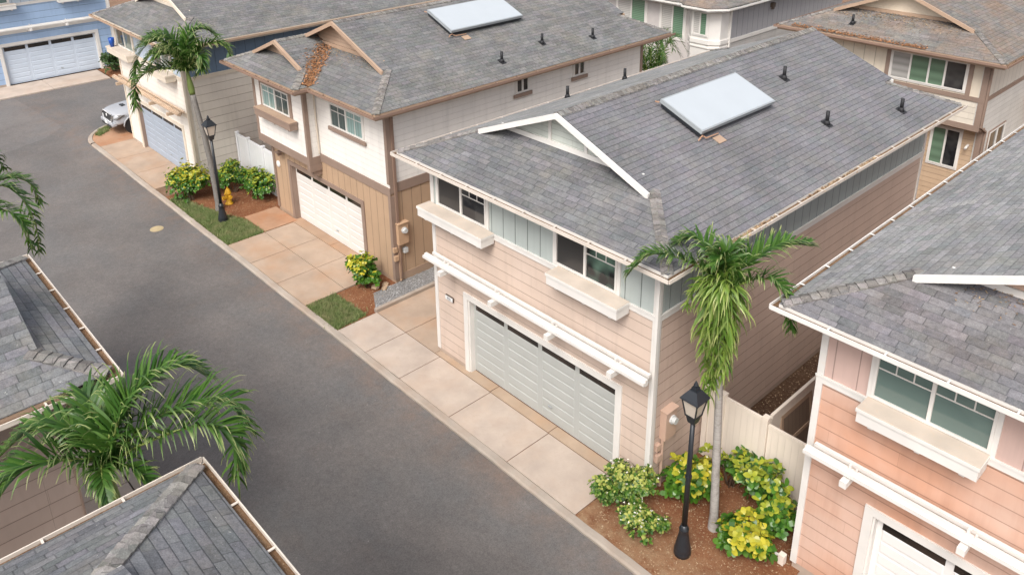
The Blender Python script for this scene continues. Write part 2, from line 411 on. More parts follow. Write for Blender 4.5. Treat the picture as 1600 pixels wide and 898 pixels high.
# ------------------------------------------------------------------ house pieces
def window(h, side, off, a0, a1, z0, z1, panes, frame=WHITE, cas=.07, casm=None, munt=None, split=None, sill=None):
    f = wallf(side, off)
    b = MB(f); c = cas; F = .045
    b.box(a0 - c, a0, -.035, 0, z0 - c, z1 + c).box(a1, a1 + c, -.035, 0, z0 - c, z1 + c)
    b.box(a0, a1, -.035, 0, z1, z1 + c).box(a0, a1, -.035, 0, z0 - c, z0)
    w = b.build('window', casm or frame, h)
    n = len(panes)
    edges = [a0 + (a1 - a0) * k / n for k in range(n + 1)] if not split else split
    s = MB(f)
    s.box(a0, a1, -.05, -.004, z1 - F, z1).box(a0, a1, -.05, -.004, z0, z0 + F)
    for k, e in enumerate(edges):
        lo = e if k == 0 else e - F / 2 - .008; hi = e if k == n else e + F / 2 + .008
        if k == 0: hi = e + F
        if k == n: lo = e - F
        s.box(lo, hi, -.055, -.004, z0 + F, z1 - F)
    s.build('frame', frame, w)
    for k in range(n):
        p = MB(f); L = edges[k] + (.045 if k == 0 else .03); Rr = edges[k + 1] - (.045 if k == n - 1 else .03)
        p.box(L, Rr, -.02, -.006, z0 + F, z1 - F)
        p.build('pane', panes[k], w)
        if munt and munt[k]:
            g = MB(f); st = munt[k]; zz = z1 - F; H = (z1 - z0)
            zt = z1 - H * .3
            g.box(L, Rr, -.032, -.0195, zt - .01, zt + .01)
            cnt = 3 if st == 3 else 2
            for q in range(1, cnt):
                x = L + (Rr - L) * q / cnt
                g.box(x - .01, x + .01, -.034, -.0195, zt + .01, zz)
            if st == 1:
                x = (L + Rr) / 2; g.box(x - .01, x + .01, -.032, -.0195, z0 + F, zt - .01)
            g.build('muntin', frame, w)
    if sill:
        MB(f).box(a0 - .12, a1 + .12, -.09, -.036, z0 - c - .1, z0 - c + .02).build('sill', sill, w)
    return w

def garage_door(h, x0, x1, z1, m, y=.14, cols=4, trimm=WHITE, jamb=WHITE, tw=.16):
    t = MB()
    t.box(x0 - tw, x0, -.035, 0, 0, z1 + tw).box(x1, x1 + tw, -.035, 0, 0, z1 + tw).box(x0, x1, -.035, 0, z1, z1 + tw)
    t.build('garage_trim', trimm, h)
    j = MB(); j.box(x0 - .02, x0 + .035, 0.0, y + .03, 0, z1).box(x1 - .035, x1 + .02, 0.0, y + .03, 0, z1).box(x0 + .035, x1 - .035, 0.0, y + .03, z1 - .035, z1 + .02)
    j.build('garage_jamb', jamb, h)
    b = MB(); b.box(x0, x1, y, y + .05, .02, z1)
    cw = (x1 - x0 - .12) / cols
    rows = 7; rh = (z1 - .30 - .06) / rows
    for c in range(cols):
        L = x0 + .06 + c * cw + .075; Rr = x0 + .06 + (c + 1) * cw - .075
        for r in range(rows):
            za = .06 + r * rh + .02; zb = .06 + (r + 1) * rh - .015
            k = .02
            q = [(L, y, za), (Rr, y, za), (Rr, y, zb), (L, y, zb)]
            w = [(L + k, y - .010, za + k), (Rr - k, y - .010, za + k), (Rr - k, y - .010, zb - k), (L + k, y - .010, zb - k)]
            b.poly(w)
            for e in range(4): b.poly([q[e], q[(e + 1) % 4], w[(e + 1) % 4], w[e]])
    d = b.build('garage_door', m, h)
    for c in range(cols):
        L = x0 + .06 + c * cw + .07; Rr = x0 + .06 + (c + 1) * cw - .07
        MB().box(L, Rr, y - .012, y + .001, z1 - .30, z1 - .09).build('pane', G_DOOR, d)
    MB().box((x0 + x1) / 2 + .3, (x0 + x1) / 2 + .42, y - .04, y - .02, .42, .46).build('handle', STEEL, d)
    for q in (-1, 1):
        pass
    return d

def caps_along(roof, cap, a, c, wid, nl, nr, step=.15):
    """overlapping cap shingles from a (low) to c (high), folded over two slopes with normals nl and nr"""
    b = MB()
    a = Vector(a); c = Vector(c); L = (c - a).length; d = (c - a) / L
    n = max(1, int(L / step))
    sl = Vector(nl).cross(d).normalized() * wid; sr = Vector(nr).cross(d).normalized() * wid
    if sl.dot(Vector((nl[0], nl[1], 0))) < 0: sl = -sl
    if sr.dot(Vector((nr[0], nr[1], 0))) < 0: sr = -sr
    for k in range(n):
        p = a + d * (L * k / n); q = a + d * min(L, L * (k + 1.12) / n)
        up0 = Vector((0, 0, .040 + random.uniform(0, .006))); up1 = Vector((0, 0, .018))
        lo, hi = p + up0, q + up1
        j = random.uniform(-.012, .012)
        e0, e1 = lo + sl + d * j, hi + sl + d * j
        g0, g1 = lo + sr - d * j, hi + sr - d * j
        i_ = [b.P(v) for v in (lo, hi, e0, e1, g0, g1)]; b.f += [[i_[0], i_[1], i_[3], i_[2]], [i_[4], i_[5], i_[1], i_[0]]]
        dn = Vector((0, 0, -.03))
        for u, v in ((lo, e0), (g0, lo), (e0, e1), (g1, g0)): b.poly([u, v, v + dn, u + dn])
    return b.build('ridge_cap', cap, roof)

SL = .405
def gutter(h, pts, m, debris=True, name='gutter', zt=5.77, strap=.95):
    """pts: roof-edge polyline in plan going round with the outside on its right"""
    b = MB(); dm = MB(); W = .122
    for (p, q) in zip(pts[:-1], pts[1:]):
        p = Vector((p[0], p[1], 0)); q = Vector((q[0], q[1], 0)); d = (q - p).normalized(); o = Vector((d.y, -d.x, 0))
        ext = d * W
        def run(o0, o1, z0, z1, bb, e0, e1):
            P = [p - e0 + o * o0, q + e1 + o * o0, q + e1 + o * o1, p - e0 + o * o1]
            lo = [bb.P((v.x, v.y, z0)) for v in P]; hi = [bb.P((v.x, v.y, z1)) for v in P]
            bb.f += [lo[::-1], hi] + [[lo[i], lo[(i + 1) % 4], hi[(i + 1) % 4], hi[i]] for i in range(4)]
        run(W - .018, W, zt - .08, zt, b, ext * .8, ext * .8)
        run(.0, W - .018, zt - .08, zt - .072, b, ext * .6, ext * .6)
        if debris: run(.004, W - .02, zt - .071, zt - .05, dm, ext * .3, ext * .3)
        L = (q - p).length; n = int(L / strap)
        for k in range(1, n + 1):
            c = p + d * (L * k / (n + 1))
            run2 = [c - d * .014, c + d * .014, c + d * .014 + o * (W - .02), c - d * .014 + o * (W - .02)]
            lo = [b.P((v.x, v.y, zt - .018)) for v in run2]; hi = [b.P((v.x, v.y, zt - .004)) for v in run2]
            b.f += [lo[::-1], hi] + [[lo[i], lo[(i + 1) % 4], hi[(i + 1) % 4], hi[i]] for i in range(4)]
    g = b.build(name, m, h)
    if debris: dm.build('leaf_debris', DEBRIS, g)
    return g

def vent_pipe(roof, x, y, z, nx, m=VENT):
    """nx: fall direction in plan"""
    b = MB(); k = .13
    ax = Vector((nx[0], nx[1], -SL)).normalized(); sd = Vector((-nx[1], nx[0], 0)); n = sd.cross(ax)
    if n.z < 0: n = -n
    c = Vector((x, y, z)) + n * .02
    b.poly([c - ax * k - sd * k * .8, c + ax * k - sd * k * .8, c + ax * k + sd * k * .8, c - ax * k + sd * k * .8])
    b.lathe([(.085, -.02), (.075, .06), (.052, .10)], (x, y, z), 10)
    b.lathe([(.047, .05), (.047, .34)], (x, y, z), 10)
    return b.build('vent_pipe', m, roof, True)

def dutch_roof(h, xl, xr, y0, y1, g=1.6, gr=1.37, gb=1.6, grb=1.1, mats=None, trim=WHITE, wallm=None, gut=PINKGUT, zE=5.79, gpts=None, posts=0, hip_left=True, back=True, zoff=0, soff=True, lm=None, fm=None, gwall=True, away=False):
    sh, cap = mats
    xm = (xl + xr) / 2; Z = lambda d: zE + zoff + SL * d
    zr = Z(xm - xl)
    fm = fm or sh; lm = lm or sh
    def slope(sgn):
        X = (lambda d: xr - d) if sgn > 0 else (lambda d: xl + d)
        dm = xm - xl
        pts = [(X(0), y0, Z(0)), (X(0), y1, Z(0)), (X(g), y1 - gb, Z(g)), (X(g), y1 - grb, Z(g)), (xm, y1 - grb, zr), (xm, y0 + gr, zr), (X(g), y0 + gr, Z(g)), (X(g), y0 + g, Z(g))]
        return pts if sgn > 0 else pts[::-1]
    roof = MB().poly(slope(1)).build('roof', sh, h)
    MB().poly(slope(-1)).build('left_slope' if False else 'roof_slope', lm, roof)
    e = .22
    fp = MB().poly([(xl, y0, Z(0)), (xr, y0, Z(0)), (xr - g - e, y0 + g + e, Z(g + e)), (xl + g + e, y0 + g + e, Z(g + e))])
    fp.build('hip_slope', fm, roof)
    if back:
        MB().poly([(xr, y1, Z(0)), (xl, y1, Z(0)), (xl + g + e, y1 - gb - e, Z(g + e)), (xr - g - e, y1 - gb - e, Z(g + e))]).build('hip_slope', sh, roof)
    # fascia + soffit
    zf0 = 5.60 + zoff; zf1 = zE + zoff - .012; t = .03
    fb = MB()
    fb.box(xl, xr, y0 + .005, y0 + t, zf0, zf1).box(xl, xr, y1 - t, y1 - .005, zf0, zf1)
    fb.box(xl + .005, xl + t, y0 + t, y1 - t, zf0, zf1).box(xr - t, xr - .005, y0 + t, y1 - t, zf0, zf1)
    fb.build('fascia', trim, roof)
    if soff:
        MB().poly([(xl + t, y0 + t, zf0 + .02), (xl + t, y1 - t, zf0 + .02), (xr - t, y1 - t, zf0 + .02), (xr - t, y0 + t, zf0 + .02)]).build('soffit', SOFFIT, roof)
    # caps
    for sgn in (1, -1):
        X = (lambda d: xr - d) if sgn > 0 else (lambda d: xl + d)
        if sgn > 0 or hip_left: caps_along(roof, cap, (X(0.03), y0 + .03, Z(0.03)), (X(g), y0 + g, Z(g)), .12, (0, -SL, 1), (sgn * SL, 0, 1))
        if back: caps_along(roof, cap, (X(0.03), y1 - .03, Z(0.03)), (X(g), y1 - gb, Z(g)), .12, (0, SL, 1), (sgn * SL, 0, 1))
    caps_along(roof, cap, (xm, y0 + gr + .05, zr), (xm, y1 - grb, zr), .14, (-SL, 0, 1), (SL, 0, 1))
    # rake boards on both gablets
    for front in ((True, False) if back else (True,)):
        yy = y0 + gr if front else y1 - grb
        s = -1 if front else 1
        rb = MB()
        for sgn in (1, -1):
            X = (lambda d: xr - d) if sgn > 0 else (lambda d: xl + d)
            a, b2 = X(g - .05), xm
            lift = .014 if (front and not away) else -.022
            za, zb = Z(g - .05) + lift, zr + lift
            ya, yb = (yy + s * .035, yy + .03 * -s) if lift > 0 else (yy - s * .002, yy - s * .05)
            hgt = .13
            P = [(a, ya, za), (b2, ya, zb), (b2, yb, zb), (a, yb, za), (a, ya, za - hgt), (b2, ya, zb - hgt), (b2, yb, zb - hgt), (a, yb, za - hgt)]
            i = [rb.P(p) for p in P]
            q6 = ((0, 1, 2, 3), (7, 6, 5, 4), (4, 5, 1, 0), (6, 7, 3, 2), (5, 6, 2, 1), (7, 4, 0, 3))
            for q in q6: rb.f.append([i[k] for k in q])
        rb.build('rake_board', trim, roof)
        if gwall and wallm:
            yw = y0 + g + e - .05 if front else y1 - gb - e + .05
            zb = Z(g + e - .05) - .03
            half = (zr - zb) / SL - .03
            tri = [(xm - half, yw, zb), (xm + half, yw, zb), (xm, yw, zr - .05)]
            gw = MB().poly(tri if front else tri[::-1]).build('gable_wall', wallm, roof)
            bb = MB(); bb.box(xm - half + .25, xm + half - .25, yw - .05, yw - .005, zb, zb + .13)
            if posts:
                for x in (-.55, .55): bb.box(xm + x - .04, xm + x + .04, yw - .04, yw - .004, zb + .13, zr - .09 - SL * (abs(x) + .04))
            if front: bb.build('gable_trim', trim, gw)
    o = .0
    gp = gpts or [[(xl, y1), (xl, y0), (xr, y0), (xr, y1)]]
    for pts in gp: gutter(roof, pts, gut)
    return roof

def downspout(h, pts, m, r=.04):
    b = MB()
    for a, c in zip(pts[:-1], pts[1:]):
        b.bar(a, c, r * 2, r * 1.6, (0, 0, 1) if abs(c[2] - a[2]) < .5 else (1, 0, 0))
    return b.build('downspout', m, h)

def solar(roof, x0, x1, y0, y1, zf, off=.20):
    """collector lying on the slope that falls to +x; zf: slope height as function of x"""
    n = Vector((SL, 0, 1)).normalized()
    def P(x, y, k): 
        v = Vector((x, y, zf(x))) + n * k; return tuple(v)
    def slab(b, a, c, d, e, k0, k1):
        q = [(a, d), (c, d), (c, e), (a, e)]
        lo = [b.P(P(x, y, k0)) for x, y in q]; hi = [b.P(P(x, y, k1)) for x, y in q]
        b.f += [lo[::-1], hi] + [[lo[i], lo[(i + 1) % 4], hi[(i + 1) % 4], hi[i]] for i in range(4)]
    b = MB(); slab(b, x0, x1, y0, y1, off - .05, off + .04)
    s = b.build('solar_panel', STEEL, roof)
    g = MB(); slab(g, x0 + .035, x1 - .035, y0 + .035, y1 - .035, off + .0405, off + .047); g.build('pane', COLLECT, s)
    k = MB()
    slab(k, x0 + .05, x1 - .03, y0 + .03, y1 - .03, off - .14, off - .051)
    for yy in (y0 + .15, y1 - .2):
        for xx in (x0 + .1, x1 - .15): slab(k, xx, xx + .06, yy, yy + .05, -.01, off - .141)
    k.build('bracket', BLACK, s)
    t = MB()
    t.tube([P(x1 + .02, y0 + .05, .12), P(x1 + .05, y0 - .08, .12), P(x1 + .05, y0 - .10, .05)], .018, 6)
    t.tube([P(x1 + .03, y0 + .08, .10), P(x1 + .08, y0 + .12, .08), P(x1 + .08, y0 + .6, .06)], .016, 6)
    t.tube([P(x0 - .02, y0 + .03, .12), P(x0 - .08, y0 - .04, .12)], .018, 6)
    t.build('pipe', COPPER, s)
    f = MB(); slab(f, x1 + .1, x1 + .30, y0 + .38, y0 + .66, .008, .02); f.build('flashing', TANTRIM, s)
    return s

def planter(h, a0, a1, zt, dep, front, top, hh=.26, side='f', off=0):
    f = wallf(side, off)
    b = MB(f)
    b.box(a0 + .02, a1 - .02, -dep + .02, -.037, zt - hh, zt - .06)
    b.box(a0, a1, -dep, -.037, zt - .06, zt)
    for x in (a0 + .2, (a0 + a1) / 2, a1 - .28): b.box(x, x + .08, -dep + .08, -.038, zt - hh - .07, zt - hh)
    o = b.build('window_ledge', front, h)
    MB(f).box(a0 + .01, a1 - .01, -dep + .01, -.04, zt, zt + .012).build('ledge_top', top, o)
    return o

def meter_box(h, side, off, a, zt, m):
    f = wallf(side, off)
    b = MB(f); b.box(a, a + .36, -.16, -.002, zt - .72, zt - .03).box(a - .02, a + .38, -.19, -.002, zt - .03, zt)
    o = b.build('meter_box', m, h)
    g = MB(f)
    c = (a + .2, -.161, zt - .25)
    n = 14
    for r, y0_, y1_ in ((.10, -.16, -.2), (.075, -.2, -.27)):
        r0 = [g.P((c[0] + r * math.cos(2 * math.pi * j / n), y0_, c[2] + r * math.sin(2 * math.pi * j / n))) for j in range(n)]
        r1 = [g.P((c[0] + r * math.cos(2 * math.pi * j / n), y1_, c[2] + r * math.sin(2 * math.pi * j / n))) for j in range(n)]
        for j in range(n): g.f.append([r0[j], r0[(j + 1) % n], r1[(j + 1) % n], r1[j]])
        g.f.append(r1)
    g.build('meter', METERM, o)
    c2 = MB(f); c2.tube([(a + .05, -.06, zt - .72), (a + .05, -.06, .05)], .035, 8)
    c2.build('conduit', m, o)
    MB(f).box(a - .16, a - .03, -.09, -.002, zt - .95, zt - .8).build('junction_box', m, o); MB(f).box(a - .14, a, -.1, -.002, zt - 1.25, zt - 1.08).build('junction_box', m, o)
    return o

def text_on(h, txt, f, size, m, x, z, y):
    cu = bpy.data.curves.new('digits', 'FONT'); cu.body = txt; cu.size = size; cu.extrude = .003; cu.align_x = 'CENTER'
    o = bpy.data.objects.new('digits', cu); COL.objects.link(o)
    dg = bpy.context.evaluated_depsgraph_get(); me = bpy.data.meshes.new_from_object(o.evaluated_get(dg))
    bpy.data.objects.remove(o)
    for v in me.vertices:
        v.co = Vector(f(x + v.co.x, y - v.co.z, z + v.co.y))
    me.materials.clear(); me.materials.append(m)
    o = bpy.data.objects.new('digits', me); COL.objects.link(o); o.parent = h
    return o

# ------------------------------------------------------------------ house with a long garage trellis
def trellis_house(name, label, loc, rz, P):
    h = thing(name, label, 'house', loc, rz)
    W, L = 7.07, P.get('L', 12.28); w = W / 2
    x0, x1, gz = -2.24, 2.60, 2.17
    lo, up, tr = P['low'], P['up'], P['trim']
    T = .2; zb = 4.30
    b = MB()
    b.box(-w, x0, 0, T, .12, zb).box(x1, w, 0, T, .12, zb).box(x0, x1, 0, T, gz, zb)
    b.box(-w, -w + T, T, L - T, .12, zb).box(-w, w, L - T, L, .12, zb)
    b.build('wall', lo, h)
    MB().box(w - T, w, T, L - T, .12, zb).build('wall', P.get('side', lo), h)
    b = MB(); b.box(-w, w, 0, T, zb, 5.64).box(-w, -w + T, T, L - T, zb, 5.64).box(-w, w, L - T, L, zb, 5.64)
    b.build('upper_wall', up, h)
    MB().box(w - T, w, T, L - T, zb, 5.64).build('upper_wall', P.get('upside', up), h)
    b = MB(); b.box(-w + .004, x0, .004, T, -.3, .12).box(x1, w - .004, .004, T, -.3, .12).box(-w + .004, -w + T, T, L - T, -.3, .12).box(w - T, w - .004, T, L - T, -.3, .12).box(-w + .004, w - .004, L - T, L - .004, -.3, .12)
    b.build('foundation', FOUND, h)
    t = MB()
    t.box(-w - .03, w + .03, -.034, -.001, zb - .04, zb + .10).box(w + .001, w + .034, 0, L, zb - .04, zb + .10).box(-w - .034, -w - .001, 0, L, zb - .04, zb + .10)
    t.box(-w - .045, w + .045, -.05, -.035, zb + .07, zb + .115).box(w + .035, w + .05, 0, L, zb + .07, zb + .115)
    t.build('belt_trim', tr, h)
    for sx in (-1, 1):
        a, c = (-w - .03, -w + .09) if sx < 0 else (w - .09, w + .03)
        for (za, zc) in ((.12, zb - .04), (zb + .115, 5.60)):
            t = MB(); t.box(a, c, -.03, -.001, za, zc)
            if sx > 0: t.box(w + .001, w + .03, -.002, .10, za, zc); MB().box(w + .001, w + .03, L - .1, L, za, zc).build('corner_trim', tr, h)
            else: t.box(-w - .03, -w - .001, -.002, .10, za, zc)
            t.build('corner_trim', tr, h)
    t = MB(); t.box(-w + .09, w - .09, -.025, -.001, 5.46, 5.60).build('frieze_board', tr, h)
    garage_door(h, x0, x1, gz, P['door'], trimm=tr, jamb=P.get('jamb', tr))
    # trellis
    q = MB()
    zt = 3.17
    q.box(-w + .10, w - .10, -.04, -.001, 2.80, 2.97)
    tb = q.build('trellis_rail', tr, h)
    if P.get('trellis', True):
        q = MB()
        q.box(-w + .12, w + .12, -.43, -.35, zt - .13, zt + .01).box(-w + .12, w + .12, -.49, -.431, zt - .10, zt - .03)
        q.box(-w + .2, w + .05, -.24, -.17, zt - .07, zt + .0)
        q.build('rail', P.get('rail', tr), tb)
        for x in (-2.62, -.75, 1.08, 2.86):
            z = MB(); z.box(x - .06, x + .06, -.60, -.041, zt - .26, zt - .14).box(x - .045, x + .045, -.16, -.0405, zt - .33, zt - .26)
            z.box(x - .02, x + .02, -.41, -.36, zt + .01, zt + .10).box(x + .10, x + .13, -.41, -.37, zt + .01, zt + .07)
            z.build('bracket', P.get('rail', tr), tb)
    # windows
    pn = P['panes']
    wins = P.get('wins', ((-3.27, -1.44), (0.80, 2.52)))
    for k, (a, c) in enumerate(wins):
        window(h, 'f', 0, a, c, 4.46, 5.30, pn[k], WHITE, .075, tr, P['munt'])
    lx = P.get('ledges', ((-3.62, -1.16), (.90, 2.88)))
    for a, c in lx: planter(h, a, c, 4.43, .45, tr, WHITE2)
    e = .59
    roof = dutch_roof(h, -w - e, w + e, -e, L + e, 1.6, 1.37, 1.5, 1.05, (P['sh'], CAP), tr, P.get('gab', up), P.get('gut', PINKGUT), posts=1, lm=P.get('lm'), fm=P.get('fm'), away=P.get('away', False))
    downspout(h, [(w + .05, -.5, 5.62), (w + .05, -.06, 5.5), (w + .05, -.06, .12)] if P.get('dsp', True) else [(w + .06, .25, 5.6), (w + .06, .25, .12)], tr)
    if P.get('plaque'):
        pq = MB().box(-3.12, -2.81, -.05, -.001, 1.82, 1.95).build('house_number', DUSK, h)
        MB().box(-3.11, -2.82, -.056, -.0505, 1.83, 1.94).build('face', PLATE, pq)
        text_on(pq, P['plaque'], lambda x, y, z: (x, y, z), .105, INK, -2.965, 1.85, -.057)
    return h, roof

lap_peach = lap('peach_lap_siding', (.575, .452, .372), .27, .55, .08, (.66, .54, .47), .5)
lap_peach_side = lap('shaded_peach_lap_siding', (.55, .42, .35), .27, .4, .08)  # same peach paint, darkened in colour for the shaded side wall
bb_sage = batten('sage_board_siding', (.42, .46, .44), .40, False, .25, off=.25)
bb_sage_side = batten('shaded_sage_board_siding', (.36, .40, .39), .36, False, .3)  # sage boards again, with the eave shadow put into a darker colour
lap_sage = lap('sage_lap_siding', (.56, .59, .54), .13, .5)
door_sage = paint('sage_garage_paint', (.41, .42, .402), .5, .05)
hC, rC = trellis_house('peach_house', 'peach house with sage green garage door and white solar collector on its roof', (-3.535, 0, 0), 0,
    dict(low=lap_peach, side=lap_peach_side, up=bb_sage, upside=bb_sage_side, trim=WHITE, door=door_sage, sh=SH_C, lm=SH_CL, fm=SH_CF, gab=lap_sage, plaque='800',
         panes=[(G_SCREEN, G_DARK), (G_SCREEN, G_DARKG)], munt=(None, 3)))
zfC = lambda x: 5.79 + SL * (3.535 + .59 - x)
solar(rC, .73, 1.91, 3.37, 6.4, zfC)
for x, y in ((1.255, 8.07), (3.475, 10.35), (2.895, 7.38)): vent_pipe(rC, x, y, zfC(x), (1, 0))
for x, y in ((-3.78, 5.15), (-3.75, 7.65)): vent_pipe(rC, x, y, 5.79 + SL * (x + 4.125), (-1, 0))
meter_box(hC, 'r', 3.535, .30, 2.02, paint('pink_box_paint', (.52, .36, .28), .5, .08))
MB().box(3.57, 3.66, 2.6, 4.4, 5.40, 5.56).build('patch_board', WHITE, hC)

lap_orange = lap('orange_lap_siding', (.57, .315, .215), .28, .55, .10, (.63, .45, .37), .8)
bb_pink = batten('dusty_pink_board_siding', (.57, .41, .36), .42, True, .5)
door_white = paint('white_garage_paint', (.74, .72, .70), .45, .04)
hD, rD = trellis_house('orange_house', 'orange sided house with white trim and curtained windows beside the beige vinyl fence', (6.555, .6, 0), 0,
    dict(low=lap_orange, up=bb_pink, trim=WHITE, door=door_white, sh=SH_DF, lm=SH_D, gab=paint('peach_gable', (.6, .42, .32)), dsp=True, gut=WHITE,
         panes=[(G_BLIND, G_BLIND), (G_BLIND, G_BLIND)], munt=(3, 3), wins=((-2.62, -.80), (0.80, 2.52)), ledges=((-2.67, -.78), (.75, 2.7)), L=12.2))
bb = MB(); bb.box(-3.95, -3.80, -.12, .0, .3, .42).box(-4.02, -3.94, -.08, -.04, .33, .38)

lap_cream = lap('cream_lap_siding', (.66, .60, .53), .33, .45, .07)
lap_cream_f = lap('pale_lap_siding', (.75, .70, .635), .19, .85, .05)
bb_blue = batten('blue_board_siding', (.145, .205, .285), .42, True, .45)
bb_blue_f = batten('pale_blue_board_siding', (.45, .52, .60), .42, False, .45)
door_blue = paint('blue_grey_garage_paint', (.33, .375, .44), .5, .05)
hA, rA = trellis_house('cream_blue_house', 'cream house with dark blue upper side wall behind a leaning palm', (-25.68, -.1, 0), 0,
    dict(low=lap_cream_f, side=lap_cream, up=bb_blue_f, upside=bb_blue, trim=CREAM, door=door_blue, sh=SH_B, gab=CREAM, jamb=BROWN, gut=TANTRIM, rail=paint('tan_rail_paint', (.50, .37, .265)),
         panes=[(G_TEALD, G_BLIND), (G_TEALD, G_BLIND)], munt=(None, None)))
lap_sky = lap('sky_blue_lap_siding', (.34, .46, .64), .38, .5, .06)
hG, rG = trellis_house('sky_blue_house', 'sky blue lap sided house with a wide pale garage door facing the cross street', (-42.5, .25, 0), R_(90),
    dict(low=lap_sky, up=bb_blue_f, trim=WHITE, door=paint('pale_blue_garage_paint', (.56, .63, .72), .45, .04), sh=SH_B, gab=WHITE,
         panes=[(G_TEALD, G_BLIND), (G_TEALD, G_BLIND)], munt=(None, None)))
hH, rH = trellis_house('near_roof_house', 'house across the street whose grey hip corner points into the bottom edge of the photo', (3.43, -9.23, 0), R_(180),
    dict(low=lap_peach, up=bb_sage, trim=WHITE, door=door_sage, sh=SH_H, away=True, gab=lap_sage, panes=[(G_SCREEN, G_DARK), (G_SCREEN, G_DARK)], munt=(None, 3)))

# ------------------------------------------------------------------ house with a projecting bay
def bay_house(name, label, loc, rz, P, full=True):
    h = thing(name, label, 'house', loc, rz)
    W, L = 7.4, 11.7; w = W / 2; T = .2; zb = 3.05
    x0, x1, gz = -2.45, 2.05, 2.12
    b = MB()
    b.box(-w, x0, 0, T, .12, zb).box(x1, w, 0, T, .12, zb).box(x0, x1, 0, T, gz, zb)
    b.box(-w, -w + T, T, L - T, .12, zb).box(w - T, w, T, L - T, .12, zb).box(-w, w, L - T, L, .12, zb)
    b.build('wall', P['low'], h)
    b = MB(); b.box(-w, w, 0, T, zb, 5.64).box(-w, -w + T, T, L - T, zb, 5.64).box(-w, w, L - T, L, zb, 5.64)
    b.build('upper_wall', P['up'], h)
    MB().box(w - T, w, T, L - T, zb, 5.64).build('upper_wall', P.get('upside', P['up']), h)
    b = MB(); b.box(-w + .004, x0, .004, T, -.3, .12).box(x1, w - .004, .004, T, -.3, .12).box(-w + .004, -w + T, T, L - T, -.3, .12).box(w - T, w - .004 + .02, T, L - T, -.3, .25)
    b.build('foundation', P.get('found', TANTRIM), h)
    # bay
    bx = -.24; by = -.42
    bay = MB().box(-w, bx, by, -.002, 2.86, 5.64).build('bay', P['up'], h)
    MB().poly([(-w, by, 2.858), (-w, -.002, 2.858), (bx, -.002, 2.858), (bx, by, 2.858)]).build('bay_soffit', P['trim'], bay)
    t = MB()
    t.box(-w - .03, bx + .03, by - .03, by - .001, 2.84, 3.12).box(bx + .001, bx + .03, by, -.034, 2.84, 3.12).box(-w - .03, -w - .001, by, -.034, 2.84, 3.12)
    t.box(bx - .10, bx + .03, by - .03, by - .001, 3.12, 5.60).box(bx + .001, bx + .03, by, by + .1, 3.12, 5.60).box(-w - .03, -w + .10, by - .03, by - .001, 3.12, 5.60)
    t.build('bay_trim', P['trim'], bay)
    t = MB(); t.box(bx - .14, bx + .04, by - .03, -.004, 2.62, 2.835); t.box(bx - .10, bx + .0, by + .1, -.004, 2.45, 2.62); t.build('corbel', P['trim'], bay)
    t = MB()
    t.box(bx + .03, w + .03, -.034, -.001, 2.93, 3.20).box(w + .001, w + .034, 0, L, 3.02, 3.32)
    t.build('belt_trim', P['trim'], h)
    for za, zc in ((.1, 2.93), (3.32, 5.6)):
        MB().box(w - .10, w + .03, -.03, -.001, za, zc).box(w + .001, w + .03, -.002, .12, za, zc).build('corner_trim', P['trim'], h)
        MB().box(w + .001, w + .03, L - .12, L, za, zc).build('corner_trim', P['trim'], h)
    MB().box(-w - .03, -w + .12, -.03, -.001, .1, 2.84).build('corner_trim', P['trim'], h)
    garage_door(h, x0, x1, gz, P['door'], y=.16, trimm=P['trim'], jamb=P['trim'])
    bw = window(h, 'f', by, -3.05, -1.20, 4.30, 5.10, (G_TEAL, G_TEALD), WHITE, .15, P['trim'], (1, 1))
    planter(h, -3.20, -.72, 4.27, .34, P['trim'], TANTRIM, .27, 'f', by)
    window(h, 'f', 0, .68, 2.52, 4.40, 5.18, (G_TEALD, G_TEAL), WHITE, .035, WHITE, (1, 1), None, P['trim'])
    for a, c in ((5.13, 5.70), (7.88, 8.44)):
        window(h, 'r', w, a, c, 4.98, 5.5, (G_DARK, G_DARK), WHITE, .035, WHITE, None, None, P['trim'])
    # roof
    xl, xr = -w - .54, w + .49; y0 = -.65
    sh = P['sh']; jx = .58
    roof = dutch_roof(h, xl, xr, y0, L + 1.08, 1.6, 1.37, 1.3, .9, (sh, CAP), P['rtrim'], P['gab'], P['gut'], posts=0, hip_left=False, away=P.get('away', False),
        gpts=[[(xl, L + 1.08), (xl, -1.13), (jx, -1.13), (jx, y0), (xr, y0), (xr, L + 1.08)]])
    # bay roof
    zE = 5.795; Z = lambda d: zE + SL * d
    ym = -1.13; xm = (xl + jx) / 2; zr = Z(xm - xl); g, gr = .85, .73; yb = 2.6
    br = MB()
    br.poly([(jx, ym, Z(0)), (jx, y0, Z(0)), (xm + .02, y0 + (xm - xl), zr), (xm, ym + gr, zr), (jx - g, ym + gr, Z(g)), (jx - g, ym + g, Z(g))])
    br.build('bay_roof', sh, roof)
    br = MB(); br.poly([(xl + .001, y0 + 3.6, Z(0)), (xl + .001, ym, Z(0)), (xl + g, ym + g, Z(g)), (xl + g, ym + gr, Z(g)), (xm, ym + gr, zr), (xm, y0 + 3.6, zr)])
    br.build('bay_roof', sh, roof)
    MB().poly([(xl, ym, Z(0)), (jx, ym, Z(0)), (jx - g - .2, ym + g + .2, Z(g + .2)), (xl + g + .2, ym + g + .2, Z(g + .2))]).build('bay_roof', sh, roof)
    f = MB(); f.box(xl, jx, ym + .005, ym + .03, 5.60, zE - .012).box(jx - .03, jx - .005, ym + .03, y0, 5.60, zE - .012).build('bay_fascia', P['rtrim'], roof)
    MB().poly([(xl, ym + .03, 5.615), (xl, y0, 5.615), (jx - .03, y0, 5.615), (jx - .03, ym + .03, 5.615)]).build('bay_soffit', SOFFIT, roof)
